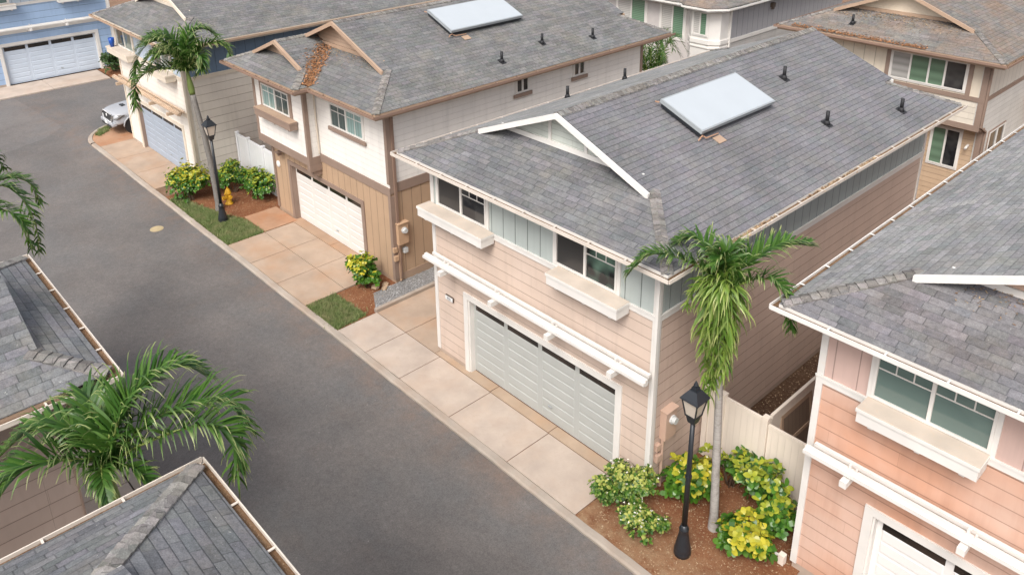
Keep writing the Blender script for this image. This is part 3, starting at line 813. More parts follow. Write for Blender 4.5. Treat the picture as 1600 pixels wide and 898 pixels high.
    caps_along(roof, CAP, (jx - .03, ym + .03, Z(.03)), (jx - g, ym + g, Z(g)), .13, (0, -SL, 1), (SL, 0, 1))
    caps_along(roof, CAP, (xl + .03, ym + .03, Z(.03)), (xl + g, ym + g, Z(g)), .13, (0, -SL, 1), (-SL, 0, 1))
    caps_along(roof, CAP, (xm, ym + gr + .05, zr), (xm, y0 + 2.35, zr), .13, (-SL, 0, 1), (SL, 0, 1))
    rb = MB()
    for sgn in (1, -1):
        X = (lambda d: jx - d) if sgn > 0 else (lambda d: xl + d)
        a = X(g - .05); lift = -.022 if P.get('away') else .012; za = Z(g - .05) + lift; zb2 = zr + lift; hg = .12; ya, yb_ = (ym + gr + .003, ym + gr + .05) if P.get('away') else (ym + gr - .05, ym + gr + .05)
        i = [rb.P(p) for p in ((a, ya, za), (xm, ya, zb2), (xm, yb_, zb2), (a, yb_, za), (a, ya, za - hg), (xm, ya, zb2 - hg), (xm, yb_, zb2 - hg), (a, yb_, za - hg))]
        for q in ((0, 1, 2, 3), (7, 6, 5, 4), (4, 5, 1, 0), (6, 7, 3, 2), (5, 6, 2, 1), (7, 4, 0, 3)): rb.f.append([i[k] for k in q])
    rb.build('rake_board', P['rtrim'], roof)
    yw = ym + g + .17; zb3 = Z(g + .17) - .02; half = (zr - zb3) / SL - .02
    MB().poly([(xm - half, yw, zb3), (xm + half, yw, zb3), (xm, yw, zr - .04)]).build('gable_wall', P['gab'], roof)
    downspout(h, [(w + .30, .75, 5.64), (w + .06, .16, 5.50), (w + .06, .16, .12)], P['gut'])
    downspout(h, [(-.24, .0 - .06, 5.6), (-.20, -.06, 3.2)], CREAM, .02)
    if P.get('solar', True):
        zf = lambda x: 5.79 + SL * (xr - x)
        solar(roof, .56, 1.82, 3.98, 7.2, zf)
        for x, y in ((3.46, 4.76), (3.10, 6.95), (3.43, 9.16)): vent_pipe(roof, x, y, zf(x), (1, 0))
    return h, roof
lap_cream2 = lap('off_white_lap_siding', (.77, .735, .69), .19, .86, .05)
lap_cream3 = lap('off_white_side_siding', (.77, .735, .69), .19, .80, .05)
bb_tan = batten('tan_board_siding', (.45, .31, .205), .36, True, .2)
louv = lap('tan_gable_siding', (.42, .30, .22), .12, .5)
hB, rB = bay_house('beige_house', 'off white and tan house with a projecting upper bay and a white garage door', (-14.46, 1.2, 0), 0,
    dict(low=bb_tan, up=lap_cream2, upside=lap_cream3, trim=BROWN, rtrim=TANTRIM, door=paint('bright_white_garage_paint', (.68, .65, .615), .45, .03), sh=SH_B, gab=louv, gut=BROWND))
meter_box(hB, 'r', 3.7, .10, 2.03, paint('tan_box_paint', (.50, .33, .21), .5, .08))
MB(wallf('r', 3.7)).box(.30, .44, -.12, -.002, .96, 1.12).build('junction_box', METERM, hB)
pq = MB().lathe([(.0, 0), (.12, 0), (.12, -.03), (.09, -.045), (0, -.045)], (-3.35, -.001, 1.88), 14, 'y').build('house_number', PLATE, hB)
lf = MB(); lf.box(-3.0, -2.78, -.30, -.001, 2.50, 2.53).box(-2.93, -2.85, -.22, -.08, 2.38, 2.50).build('porch_light', BROWN, hB)
hJ, rJ = bay_house('opposite_bay_house', 'taupe house across the street, grey roof cut by the left photo edge', (-7.63, -9.9, 0), R_(180),
    dict(low=lap('taupe_lap_siding', (.36, .285, .245), .28, .5), up=lap('taupe_upper_siding', (.36, .285, .245), .28, .5), trim=BROWN, rtrim=TANTRIM, door=door_white, sh=SH_H, gab=louv, gut=PINKGUT, solar=False, away=True))

# ------------------------------------------------------------------ houses at the back
def back_beige():
    h = thing('rear_beige_house', 'cream house with brown trim and a rusty litter stained roof, top right corner', 'house', (-4.03, 18.6, 0))
    w = 3.48; L = 11
    bbc = batten('cream_board_siding', (.66, .58, .47), .42, False, .5); lpc = lap('cream_band_siding', (.66, .60, .51), .22, .5); lpt = lap('tan_lower_siding', (.52, .38, .26), .2, .45)
    side = lap('pale_grey_side_siding', (.60, .58, .54), .2, .6); bbs = batten('pale_side_board_siding', (.62, .58, .51), .42, False, .5)
    MB().box(-w, w - .2, 0, .2, 4.26, 5.64).build('upper_wall', bbc, h)
    MB().box(-w, w - .2, 0, .2, 3.2, 4.26).build('wall', lpc, h)
    MB().box(-w + .2, w - .2, .55, .75, -.2, 3.2).build('wall', lpt, h)
    MB().box(-w, w - .2, .2, .75, 3.2, 3.25).build('soffit', BROWN, h)
    MB().box(w - .2, w, 0, L, 4.26, 5.64).build('upper_wall', bbs, h)
    b = MB(); b.box(w - .2, w, 0, .5, 3.2, 4.26).box(w - .2, w, .5, L, -.2, 4.26).build('wall', side, h)
    MB().box(-w, -w + .2, .2, L, -.2, 5.64).build('wall', side, h)
    MB().box(-w, w, L, L + .2, -.2, 5.64).build('wall', side, h)
    t = MB(); t.box(-w, w + .03, -.034, -.001, 4.18, 4.34).box(w + .001, w + .034, 0, L, 4.18, 4.34)
    t.box(-w, w + .03, -.034, -.001, 3.14, 3.34).build('belt_trim', BROWN, h)
    t = MB(); t.box(w - .16, w + .03, -.03, -.0012, 3.34, 4.18).box(w - .16, w + .03, -.03, -.0012, 4.34, 5.6).box(w + .001, w + .03, 0, .14, 3.2, 4.18).box(w + .001, w + .03, 0, .14, 4.34, 5.6)
    t.box(w - .14, w + .03, .455, .497, -.1, 3.13).box(w + .001, w + .03, .497, .66, -.1, 3.13).build('corner_trim', BROWN, h)
    a0 = .22
    window(h, 'f', 0, a0, 2.80, 4.45, 5.46, (G_GREYS, G_GREEN, G_GREEN, G_DARK), WHITE, .05, WHITE, None, [a0, .90, 1.55, 2.10, 2.80])
    for ca in (a0 - .2, 2.852): MB().box(ca, ca + .148, -.034, -.001, 4.34, 5.6).build('window_casing', BROWN, h)
    window(h, 'f', .55, 1.85, 2.82, 1.42, 2.85, (G_GREEN, G_DARK), WHITE, .06, WHITE)
    window(h, 'r', w, 1.25, 2.85, 1.6, 2.8, (G_DARK, G_DARK), WHITE, .05, BROWN)
    c = MB(); c.tube([(3.1, .549, 2.4), (3.1, .42, 2.38), (3.1, .30, 2.33)], .045, 8).build('security_light', WHITE, h)
    e = .6
    r = dutch_roof(h, -w - .65, w + e, -e, L + e, 1.6, 1.37, 1.5, 1.05, (SH_E, CAP), TANTRIM, paint('cream_gable', (.66, .56, .44)), BROWND)
    vent_pipe(r, -1.51, .18, 5.79 + SL * .78, (0, -1))
    downspout(h, [(w + .08, -.3, 5.62), (w + .07, .05, 5.4), (w + .07, .05, 3.3), (w + .07, .62, 3.0), (w + .07, .62, .0)], BROWN)
    p = MB(); p.box(w + .06, w + 1.8, 4.6, 7.5, 3.35, 3.5).box(w + .06, w + 1.5, 4.9, 7.2, 3.85, 4.0).box(w + .3, w + 1.2, 5.2, 7.0, 3.5, 3.85)
    p.build('porch_roof', BROWN, h)
    return h
back_beige()
def back_grey():
    h = thing('rear_grey_house', 'grey board house with green and white louvred windows and white corner bay', 'house', (-11.3, 18.9, 0))
    bbg = batten('grey_board_siding', (.34, .335, .345), .42, False, .35, .05); lg = lap('grey_lap_siding', (.48, .46, .44), .2, .75)
    wg = paint('pale_grey_wall', (.56, .52, .50))
    L = 11; x0 = -7.0
    MB().box(-.2, 0, .62, L, 4.22, 5.7).build('upper_wall', bbg, h)
    MB().box(-.2, 0, .62, L, -.2, 4.22).build('wall', lg, h)
    MB().box(x0, -1.62, 0, .2, -.2, 5.7).build('wall', wg, h)
    MB().box(x0, -.2, L, L + .2, -.2, 5.7).box(x0, x0 + .2, .2, L, -.2, 5.7).build('wall', wg, h)
    MB().poly([(-1.3, 0, -.2), (-.75, -.3, -.2), (-.05, .05, -.2), (-.0, .62, -.2)][::-1])
    pts = [(-1.62, .0), (-1.28, -.32), (-.36, -.32), (.0, .0), (.0, .62)]
    bm = MB()
    for (a, b) in zip(pts[:-1], pts[1:]): bm.poly([(a[0], a[1], -.2), (b[0], b[1], -.2), (b[0], b[1], 5.7), (a[0], a[1], 5.7)])
    bay = bm.build('bay', WHITE, h)
    # bay windows: louvred pair on each face
    for (a, b, ms) in ((pts[1], pts[2], (G_LOUVW, G_LOUVG)),):
        w = MB(wallf('f', -.32)); 
        window(h, 'f', -.32, -1.18, -.46, 4.55, 5.56, ms, WHITE, .05, WHITE)
    def cap_(z0, z1, k): 
        b = MB(); pp = [(x, y - k) for x, y in pts[:-1]] + [(k, .62)]
        pp[0] = (-1.62 - k, -.002 - k * 0); pp[3] = (k, -k * .4)
        n = len(pp); lo = [b.P((x, y, z0)) for x, y in pp]; hi = [b.P((x, y, z1)) for x, y in pp]
        for i in range(n - 1): b.f.append([lo[i], lo[i + 1], hi[i + 1], hi[i]])
        b.f.append(hi); b.f.append(lo[::-1]); return b
    cap_(4.18, 4.36, .05).build('bay_sill', WHITE, bay)
    cap_(4.0, 4.06, .04).build('bay_band', WHITE, bay)
    for a, c in ((-5.72, -4.05), (-3.15, -1.88)):
        window(h, 'f', 0, a, c, 4.1, 5.58, (G_LOUVW, G_LOUVG), WHITE, .10, WHITE)
    t = MB(); t.box(.001, .035, .62, L, 4.14, 4.3).box(.001, .035, .62, .76, 4.3, 5.66).build('belt_trim', WHITE, h)
    window(h, 'r', 0, 8.6, 9.3, 5.0, 5.5, (G_DARK, G_DARK), WHITE, .06, WHITE)
    lt = MB(); lt.box(.001, .16, 3.9, 4.1, 5.25, 5.45).box(.05, .14, 3.94, 4.06, 5.15, 5.25).build('wall_light', DUSK, h)
    # roof
    r = MB(); zE = 5.86; e = .45
    pr_ = [(-7.4, -.55), (-1.7, -.55), (-1.35, -.8), (-.15, -.8), (.35, -.2), (.4, .6), (.4, L + .4), (-7.4, L + .4)]
    xm, ym = -3.5, 4.2
    apex = [(xm, ym), (xm, L - 3)]
    q = lambda p, z=zE: (p[0], p[1], z); Zr = zE + SL * 3.9
    A = (xm, 3.4, Zr); B = (xm, L - 3.4, Zr)
    r.poly([q(pr_[0]), q(pr_[1]), A]); r.poly([q(pr_[1]), q(pr_[2]), A]); r.poly([q(pr_[2]), q(pr_[3]), A]); r.poly([q(pr_[3]), q(pr_[4]), A]); r.poly([q(pr_[4]), q(pr_[5]), A])
    r.poly([q(pr_[5]), q(pr_[6]), B, A]); r.poly([q(pr_[6]), q(pr_[7]), B]); r.poly([q(pr_[7]), q(pr_[0]), A, B])
    roof = r.build('roof', SH_E, h)
    s = MB(); s.poly([q(p, 5.70) for p in pr_][::-1]).build('soffit', WHITE, roof)
    gutter(roof, [p for p in pr_[:7]], WHITE, False, zt=5.86)
    downspout(h, [(.3, .3, 5.75), (.06, .66, 5.55), (.06, .66, 2.5)], WHITE)
    downspout(h, [(-1.3, -.5, 5.75), (-1.36, -.05, 5.55), (-1.36, -.05, 2.5)], WHITE)
back_grey()

# ------------------------------------------------------------------ ground
struct('ground', MB().poly([(-140, -110, -.14), (90, -110, -.14), (90, 140, -.14), (-140, 140, -.14)]), EARTH)
def arc(cx, cy, r, a0, a1, n=10):
    return [(cx + r * math.cos(R_(a0 + (a1 - a0) * k / n)), cy + r * math.sin(R_(a0 + (a1 - a0) * k / n))) for k in range(n + 1)]
isl = arc(-30.1, .68, 2.4, 270, 180)          # kerb curve round the corner
road = [(40, -7.7), (40, -1.72), (-30.1, -1.72)] + isl[1:] + [(-32.5, 60), (-40.2, 60), (-40.2, -7.7)]
struct('road', MB().poly([(x, y, -.06) for x, y in road]), ASPH)
struct('road_patch', MB().poly([(-31.1, -7.6, -.056), (-31.6, -5.0, -.056), (-32.5, -2.9, -.056), (-33.6, -1.9, -.056), (-40.1, -2.4, -.056), (-40.1, -7.6, -.056)]), ASPH2)
def kerb(path, name='kerb'):
    b = MB(); n = len(path); W = .185; rows = []
    for k, p in enumerate(path):
        a = Vector(path[max(k - 1, 0)]); c = Vector(path[min(k + 1, n - 1)]); d = (c - a).normalized(); o = Vector((-d.y, d.x))
        P = Vector(p)
        rows.append([b.P((P.x + o.x * s, P.y + o.y * s, z)) for s, z in ((0, -.12), (.005, -.02), (.05, .015), (W, .02), (W, -.12))])
    for k in range(n - 1):
        for j in range(4): b.f.append([rows[k][j], rows[k][j + 1], rows[k + 1][j + 1], rows[k + 1][j]][::-1])
    return struct(name, b, KERB)
def wob(x): return .007 * math.sin(x * 1.1) + .004 * math.sin(x * 7.7 + 1) + random.uniform(-.004, .004)
kp = [(40 - .35 * k, -1.72 + wob(40 - .35 * k)) for k in range(int(70.1 / .35) + 1)]
kerb([(-x, y) for x, y in [(-p[0], p[1]) for p in kp]][::-1] if False else [(p[0], p[1]) for p in kp][::-1])
kerb(([(-30.1, -1.72)] + isl[1:] + [(-32.5, 20)])[::-1])
kerb([(x, -7.7) for x in range(40, -41, -2)])
def slabs(name, cells, m, z=.0):
    b = MB(); g = .011
    for x0, x1, y0, y1 in cells: b.box(x0 + g, x1 - g, y0 + g, y1 - g, -.15, z)
    return struct(name, b, m)
joint = MB()
struct('joint_filler', MB().poly([(-9.8, -1.5, -.012), (-.66, -1.5, -.012), (-.66, .2, -.012), (-9.8, .2, -.012)]), soil('joint_dirt', (.13, .07, .045), (.2, .11, .07), (.25, .15, .1)))
xs = [-9.80, -8.38, -6.83, -4.80, -2.75, -.66]
slabs('driveway', [(xs[i], xs[i + 1], -1.52, -.18) for i in range(5)], CONC)
slabs('driveway_apron', [(-7.05, -4.82, -.18, .14), (-4.82, -2.77, -.18, .14), (-2.77, -.66, -.18, .14)], concrete('apron_concrete', (.40, .30, .22), .6, (.42, .26, .15)), .002)
slabs('side_path', [(-9.78, -8.38, -.18, 2.1), (-8.38, -7.05, -.18, 2.1), (-9.78, -8.38, 2.1, 6.5), (-8.38, -7.05, 2.1, 6.5), (-9.78, -7.05, 6.5, 14)], CONC_R)
xb = [-16.74, -15.05, -13.30, -11.56]
slabs('driveway', [(xb[i], xb[i + 1], -1.52, -.15) for i in range(3)] + [(xb[i], xb[i + 1], -.15, .98) for i in range(3)] , CONC_R)
slabs('driveway_apron', [(-17.0, -14.3, .98, 1.42), (-14.3, -12.3, .98, 1.42)], concrete('rust_apron_concrete', (.38, .26, .18), .7, (.40, .22, .12)), .002)
slabs('stepping_slab', [(-18.35, -16.76, -.12, 1.15)], CONC_O, .012)
slabs('driveway', [(-29.42 + 2.1 * i, -27.32 + 2.1 * i, -1.52, .08) for i in range(3)], CONC_R)
CON_I = MB()
isl2 = arc(-30.1, .68, 2.2, 270, 180)
struct('corner_pad', MB().poly([(x, y, .004) for x, y in [(-29.4, -1.52)] + isl2 + [(-32.3, 14), (-29.4, 14)]]), CONC_O)
slabs('driveway', [(-42.5, -40.2, -3.0, -.4), (-42.5, -40.2, -.4, 2.55)], CONC)
slabs('driveway', [(-11.5, -8, -9.9, -7.9), (-8, -4.1, -9.9, -7.9), (-.2, 4, -9.3, -7.9), (4, 9, -9.3, -7.9)], CONC)
bed_ = struct('soil_bed', MB().poly([(-.66, -1.52, -.015), (3.2, -1.52, -.02), (3.2, 2.3, -.03), (0.0, 2.3, -.03), (0, -.05, -.02), (-.66, -.05, -.015)]), SOIL)
BED = SOIL.copy(); BED.name = 'littered_bed_soil'
_nt = BED.node_tree; _b = _nt.nodes['Principled BSDF']; _c = _b.inputs['Base Color'].links[0].from_socket; _p = objc(_nt)
_y = N(_nt, 'ShaderNodeSeparateXYZ', {0: _p}).outputs[1]
_f = M(_nt, 'MULTIPLY', mapr(_nt, _y, -1.5, .1, 1.0, .0), mapr(_nt, noise(_nt, _p, 2.2, 6, .75), .36, .6, 0, .85))
_nt.links.new(mixc(_nt, _f, _c, mixc(_nt, noise(_nt, _p, 45, 4, .8), (.22, .12, .065), (.50, .36, .22))), _b.inputs['Base Color'])
bed_.data.materials[0] = BED
struct('soil_bed', MB().poly([(-22.15, -1.5, -.02), (-18.4, -1.5, -.02), (-16.76, -1.5, -.02), (-16.76, -.12, -.02), (-18.16, 1.2, -.02), (-18.16, 4, -.02), (-22.15, 4, -.02)]), SOIL)
struct('soil_bed', MB().poly([(-11.54, -1.5, -.02), (-9.82, -1.5, -.02), (-9.82, .3, -.02), (-10.74, 1.2, -.02), (-11.54, 1.2, -.02)]), SOIL)
struct('gravel_strip', MB().poly([(-10.76, .35, -.012), (-9.90, -.15, -.012), (-9.90, 14, -.012), (-10.76, 14, -.012)]), GRAVEL)
struct('low_kerb', MB().box(-9.90, -9.78, -.20, 14, -.1, .09), KERB)
struct('mulch_strip', MB().poly([(0, 2.2, -.01), (3.05, 2.2, -.01), (3.05, 16, -.01), (0, 16, -.01)]), MULCH)
struct('soil_bed', MB().poly([(-4.05, -10.6, -.01), (-.25, -10.6, -.01), (-.25, -7.9, -.01), (-4.05, -7.9, -.01)]), SOIL)
struct('soil_bed', MB().poly([(-42.5, 2.6, -.01), (-40.3, 2.6, -.01), (-40.3, 5.5, -.01), (-42.5, 5.5, -.01)]), SOIL)

# ------------------------------------------------------------------ stuff: grass, litter
def inpoly(p, poly):
    x, y = p; r = False; j = len(poly) - 1
    for i in range(len(poly)):
        if ((poly[i][1] > y) != (poly[j][1] > y)) and x < (poly[j][0] - poly[i][0]) * (y - poly[i][1]) / (poly[j][1] - poly[i][1]) + poly[i][0]: r = not r
        j = i
    return r
def scatter(poly):
    xs_ = [p[0] for p in poly]; ys_ = [p[1] for p in poly]
    while True:
        p = (random.uniform(min(xs_), max(xs_)), random.uniform(min(ys_), max(ys_)))
        if inpoly(p, poly): return p
def grass(name, poly, n, z=-.02):
    b = MB()
    struct(name.replace('grass', 'turf') if False else 'turf_base', MB().poly([(x, y, z + .006) for x, y in poly]), soil('turf_soil', (.075, .10, .03), (.12, .13, .05), (.24, .21, .10)))
    for _ in range(n):
        x, y = scatter(poly)
        j_ = .04 if random.random() < .85 else .11
        x += random.gauss(0, j_); y += random.gauss(0, j_)
        a = random.uniform(0, 6.28); h = random.uniform(.05, .11); l = random.uniform(.02, .07); w = .011
        dx, dy = math.cos(a), math.sin(a)
        b.poly([(x - dy * w, y + dx * w, z), (x + dy * w, y - dx * w, z), (x + dx * l, y + dy * l, z + h)], [(0, 0), (0, 0), (0, 1)])
    return tag(b.build(name, GRASSM), 'short green lawn patch', 'grass', None, 'stuff')
gA = [(-21.7, -1.5), (-16.78, -1.5), (-16.78, -.15), (-18.2, -.2), (-19.0, -.55), (-20.4, -.9), (-21.7, -1.1)]
g1 = grass('grass', gA, 15000); g1['label'] = 'mown grass patch round the base of the far lamp post'
gB = [(-11.5, -1.5), (-9.84, -1.52), (-9.92, -.5), (-11.5, -.55)]
g2 = grass('grass', gB, 7500); g2['label'] = 'small square of lawn between two concrete driveways'
gC = [(-32.0, -.2), (-31.72, -.8), (-31.1, -1.2), (-30.8, -1.1), (-31.3, -.5)]
g3 = grass('grass', gC, 900, .005); g3['label'] = 'sliver of grass at the kerb under the truck nose'
def chips(name, region, n, m, size=(.015, .05), zf=lambda x, y: .0, label='', elong=2.0, dens=None):
    b = MB()
    for _ in range(n):
        x, y = scatter(region) if isinstance(region, list) else region()
        if dens and not dens(x, y): continue
        z = zf(x, y) + random.uniform(.003, .02)
        a = random.uniform(0, 6.28); l = random.uniform(*size); w = l / elong
        t = random.uniform(-.4, .4) * l
        dx, dy = math.cos(a), math.sin(a)
        b.poly([(x - dx * l - dy * w, y - dy * l + dx * w, z - t), (x + dx * l - dy * w, y + dy * l + dx * w, z + t), (x + dx * l + dy * w, y + dy * l - dx * w, z + t), (x - dx * l + dy * w, y - dy * l - dx * w, z - t)],
               [(0, 0), (0, 1), (0, 1), (0, 0)])
    return tag(b.build(name, m), label, 'litter', None, 'stuff')
chips('mulch_litter', [(-.6, -1.48), (3.0, -1.48), (3.0, 2.0), (0.1, 2.0), (0.1, -.1), (-.6, -.1)], 2000, STRAWM, (.006, .020), label='dry mulch scraps scattered over the red soil bed')
chips('mulch_litter', [(.05, 2.1), (1.5, 2.1), (1.5, 13), (.05, 13)], 1500, STRAWM, (.006, .02), label='mulch scraps in the narrow yard beside the peach side wall', elong=1.5)
chips('mulch_litter', [(-11.5, -.5), (-9.9, -.5), (-10.7, 1.1), (-11.5, 1.1)], 250, STRAWM, (.006, .02), label='mulch scraps on the bed beside the small lawn')
chips('mulch_litter', [(-22, -.9), (-18.2, -.2), (-18.2, 1.5), (-22, 2)], 500, STRAWM, (.006, .02), label='mulch scraps round the yellow hydrant')
chips('gravel_stones', [(-10.74, .4), (-9.92, -.1), (-9.92, 8), (-10.74, 8)], 2500, paint('gravel_stone', (.36, .355, .35), .9, .4), (.01, .022), label='grey crushed stones along the tan side wall', elong=1.2)
# litter lying on the roofs
BX, BY = -14.46, 1.2
def bz_main(x, y): return 5.80 + SL * (y - .55)
jxw, y0w = BX + .58, BY - .65
def valley():
    t = random.random() ** 1.1 * 2.05; wd = .05 + .13 * min(1, t * .8 + .3)
    o = random.gauss(0, wd)
    return (jxw - t + o * .7, y0w + t + o * .7)
def valz(x, y): return max(5.80 + SL * (y - y0w), 5.80 + SL * (jxw - x)) + .01
chips('leaf_litter', valley, 1500, DRY, (.012, .045), valz, 'rust coloured leaf litter filling the roof valley beside the bay')
def gabfoot():
    x = random.uniform(-16.2, -12.2); return (x, 2.38 - abs(random.gauss(0, .28)))
chips('leaf_litter', gabfoot, 800, STRAWM, (.008, .022), lambda x, y: 5.80 + SL * (y - y0w) + .005, 'pale dry litter along the foot of the big roof gable', dens=lambda x, y: x > jxw - (y - y0w))
def gabD():
    return (random.uniform(4.6, 8.4), 1.75 + .1 - abs(random.gauss(0, .22)))
chips('leaf_litter', gabD, 700, STRAWM, (.008, .022), lambda x, y: 5.795 + SL * (y - .01), 'dry litter under the white gable board of the orange house')
def gabE(): return (random.uniform(-6.5, -1.8), 19.75 - abs(random.gauss(0, .35)))
chips('leaf_litter', gabE, 900, STRAWM, (.01, .03), lambda x, y: 5.80 + SL * (y - 18.0), 'dry litter under the gable of the cream rear house')
def eaveE(): return (random.uniform(-7.6, -2.5), 18.02 + abs(random.gauss(0, .10)))
chips('leaf_litter', eaveE, 1100, DRY, (.012, .04), lambda x, y: 5.80 + SL * (y - 18.0), 'rusty leaf litter heaped along the eave of the cream rear house')
def gutC(): return (.64 + random.gauss(0, .035), random.uniform(.5, 9) ** 1.0)
chips('leaf_litter', gutC, 900, STRAWM, (.012, .04), lambda x, y: 5.74, 'dry leaves heaped in the side gutter of the peach house', dens=lambda x, y: math.sin(y * 1.3) + random.random() > .1)

# ------------------------------------------------------------------ palms
def spline(pts, n):
    P = [Vector(p) for p in pts]; P = [P[0] * 2 - P[1]] + P + [P[-1] * 2 - P[-2]]
    out = []; m = len(P) - 3
    for k in range(n + 1):
        t = k / n * m; i = min(int(t), m - 1); u = t - i; a, b, c, d = P[i:i + 4]
        out.append(.5 * ((2 * b) + (c - a) * u + (2 * a - 5 * b + 4 * c - d) * u * u + (3 * b - a - 3 * c + d) * u ** 3))
    return out
def frond(parent, pts, L=.42, n=34, m=None, droop=.5, start=.10, wid=.044, lift=1.0):
    m = m or FRONDM
    sp = spline(pts, 48); b = MB(); n = int(n * 1.45)
    fr = MB(); fr.tube(sp[::4], [(.012 if m is FRONDO else .026) * (1 - .85 * k / 12) for k in range(13)], 5)
    f = fr.build('frond', m if m is FRONDO else RACHIS, parent, True)
    N_ = len(sp) - 1
    for k in range(n):
        t = start + (1 - start) * (k + random.uniform(-.2, .2)) / (n - 1); t = min(max(t, .02), .995)
        i = int(t * N_); p = sp[i]; d = (sp[min(i + 1, N_)] - sp[max(i - 1, 0)]).normalized()
        side = d.cross(Vector((0, 0, 1)))
        if side.length < .45:
            ra = random.uniform(0, 6.283); side = Vector((math.cos(ra), math.sin(ra), 0))
        side.normalize(); upv = side.cross(d).normalized()
        prof = (.35 + .65 * math.sin(math.pi * min(1, t * 1.05) ** .8)) if t < .9 else .55
        for s in (-1, 1):
            l = L * prof * random.uniform(.8, 1.2)
            v = (side * s * random.uniform(.35, .75) + d * (random.uniform(.35, .75) + .4 * t) + upv * random.uniform(.15, .75) * lift).normalized()
            w = wid * random.uniform(.7, 1.15)
            seg = 6; q = p.copy(); row = []; kink = random.uniform(.38, .72); curl = random.uniform(.7, 1.7) * droop
            for j in range(seg + 1):
                tt = j / seg
                cr = v.cross(upv if abs(v.dot(upv)) < .9 else side).normalized()
                ww = w * (.6 + .9 * tt if tt < .35 else (1 - tt) * 1.3 + .06) * .5
                row.append((q - cr * ww, q + cr * ww))
                g_ = .12 + (1.25 if tt > kink else .0)
                v = (v + Vector((0, 0, -1)) * curl * g_ * .75).normalized()
                q = q + v * (l / seg)
            base = len(b.v)
            for a_, c_ in row: b.P(a_); b.P(c_)
            for j in range(seg):
                b.f.append([base + 2 * j, base + 2 * j + 1, base + 2 * j + 3, base + 2 * j + 2])
                b.uv[len(b.f) - 1] = [(0, j / seg), (0, j / seg), (0, (j + 1) / seg), (0, (j + 1) / seg)]
    b.build('leaflets', m, f, True)
    return f
def palm(label, base, top, fronds, shaft=.9, r=.11, hang=0, extra=(), L=.45, bend=(0, 0), sc=1.0, wid=.046, barkm=None, nk=1.0):
    base = Vector(base); top = Vector(top)
    h = thing('palm_tree', label, 'palm tree', base)
    T = top - base
    s0 = T * (1 - shaft / T.length)
    mid = T * .5 + Vector((bend[0], bend[1], 0))
    sp = spline([(0, 0, 0), mid * .5 + Vector((bend[0], bend[1], 0)) * .3, mid, s0], 24)
    rad = [r * (1.35 - .35 * min(1, k / 2)) * (1 - .25 * k / 24) * (1 + random.uniform(-.04, .04)) for k in range(25)]
    MB().tube([(0, 0, -.15)] + sp, [r * 1.7] + rad, 12).build('trunk', barkm or BARK, h, True)
    MB().tube(spline([s0 - T.normalized() * .03, (s0 + T) / 2, T], 8), [r * .82, r * .95, r * .98, r * .9, r * .8, r * .7, r * .58, r * .48, r * .36], 10).build('crownshaft', SHAFT, h, True)
    for pts, kw in fronds:
        P = [T + Vector((0, 0, -.12))] + [T + Vector(p) * sc for p in pts]
        frond(h, P, L=kw.get('L', L), n=int(kw.get('n', 36) * nk), droop=kw.get('d', .55), m=kw.get('m'), wid=kw.get('w', wid))
    return h
K = {}
palm('palm with a skirt of drooping yellow green fronds beside the near lamp post', (1.48, .28, -.02), (1.18, .30, 5.55), [
    ([(-.10, -.10, .02), (-.31, -.33, .30), (-.58, -.77, .58), (-.87, -1.09, .62), (-1.10, -1.34, .28)], dict(n=46, L=.52)),
    ([(.04, .04, -.02), (.20, .35, .28), (.40, .69, .52), (.62, 1.05, .62), (.84, 1.32, .58)], dict(n=46, L=.55, d=.3)),
    ([(.15, .02, -.12), (.52, -.03, .26), (.92, -.03, .44), (1.23, .0, .20), (1.38, .02, -.36)], dict(n=46, L=.5)),
    ([(-.05, -.05, .12), (-.36, .05, .44), (-.66, .05, .60), (-.94, -.10, .50), (-1.14, -.16, .32)], dict(n=40, L=.48)),
    ([(.03, -.03, .25), (.04, -.08, .48), (.02, -.20, .60), (.0, -.38, .50)], dict(n=30, L=.42)),
    ([(-.05, .06, .25), (-.08, .15, .48), (-.10, .35, .55), (-.12, .52, .40)], dict(n=30, L=.48)),
    ([(.10, -.04, .12), (.20, -.10, -.05), (.24, -.12, -.6), (.22, -.10, -1.2), (.20, -.08, -1.9)], dict(n=34, m=FRONDO, L=.64, d=.8, w=.058)),
    ([(.04, -.12, .12), (.06, -.22, -.10), (.06, -.24, -.7), (.05, -.2, -1.4), (.03, -.17, -2.15)], dict(n=36, m=FRONDO, L=.64, d=.8, w=.058)),
    ([(-.08, -.08, .1), (-.14, -.18, -.10), (-.16, -.22, -.7), (-.12, -.20, -1.4), (-.08, -.20, -2.3)], dict(n=36, m=FRONDO, L=.64, d=.8, w=.058)),
    ([(.08, .10, .1), (.14, .18, -.10), (.16, .2, -.6), (.14, .16, -1.3), (.14, .12, -1.9)], dict(n=30, m=FRONDO, L=.64, d=.8, w=.058)),
    ([(-.10, .0, .1), (-.18, .02, -.15), (-.20, .02, -.8), (-.16, .03, -1.5), (-.12, -.02, -2.1)], dict(n=30, m=FRONDO, L=.64, d=.8, w=.058)),
    ([(.08, -.08, .05), (.14, -.16, -.3), (.16, -.18, -1.0), (.10, -.18, -1.7), (.02, -.20, -2.5)], dict(n=34, m=FRONDO, L=.64, d=.8, w=.058)),
    ([(-.12, -.14, .0), (-.22, -.28, -.02), (-.34, -.42, -.18), (-.42, -.52, -.5)], dict(n=22, m=FRONDO, L=.36, d=.8, w=.045)),
], shaft=.5, r=.088, wid=.062, nk=1.15)
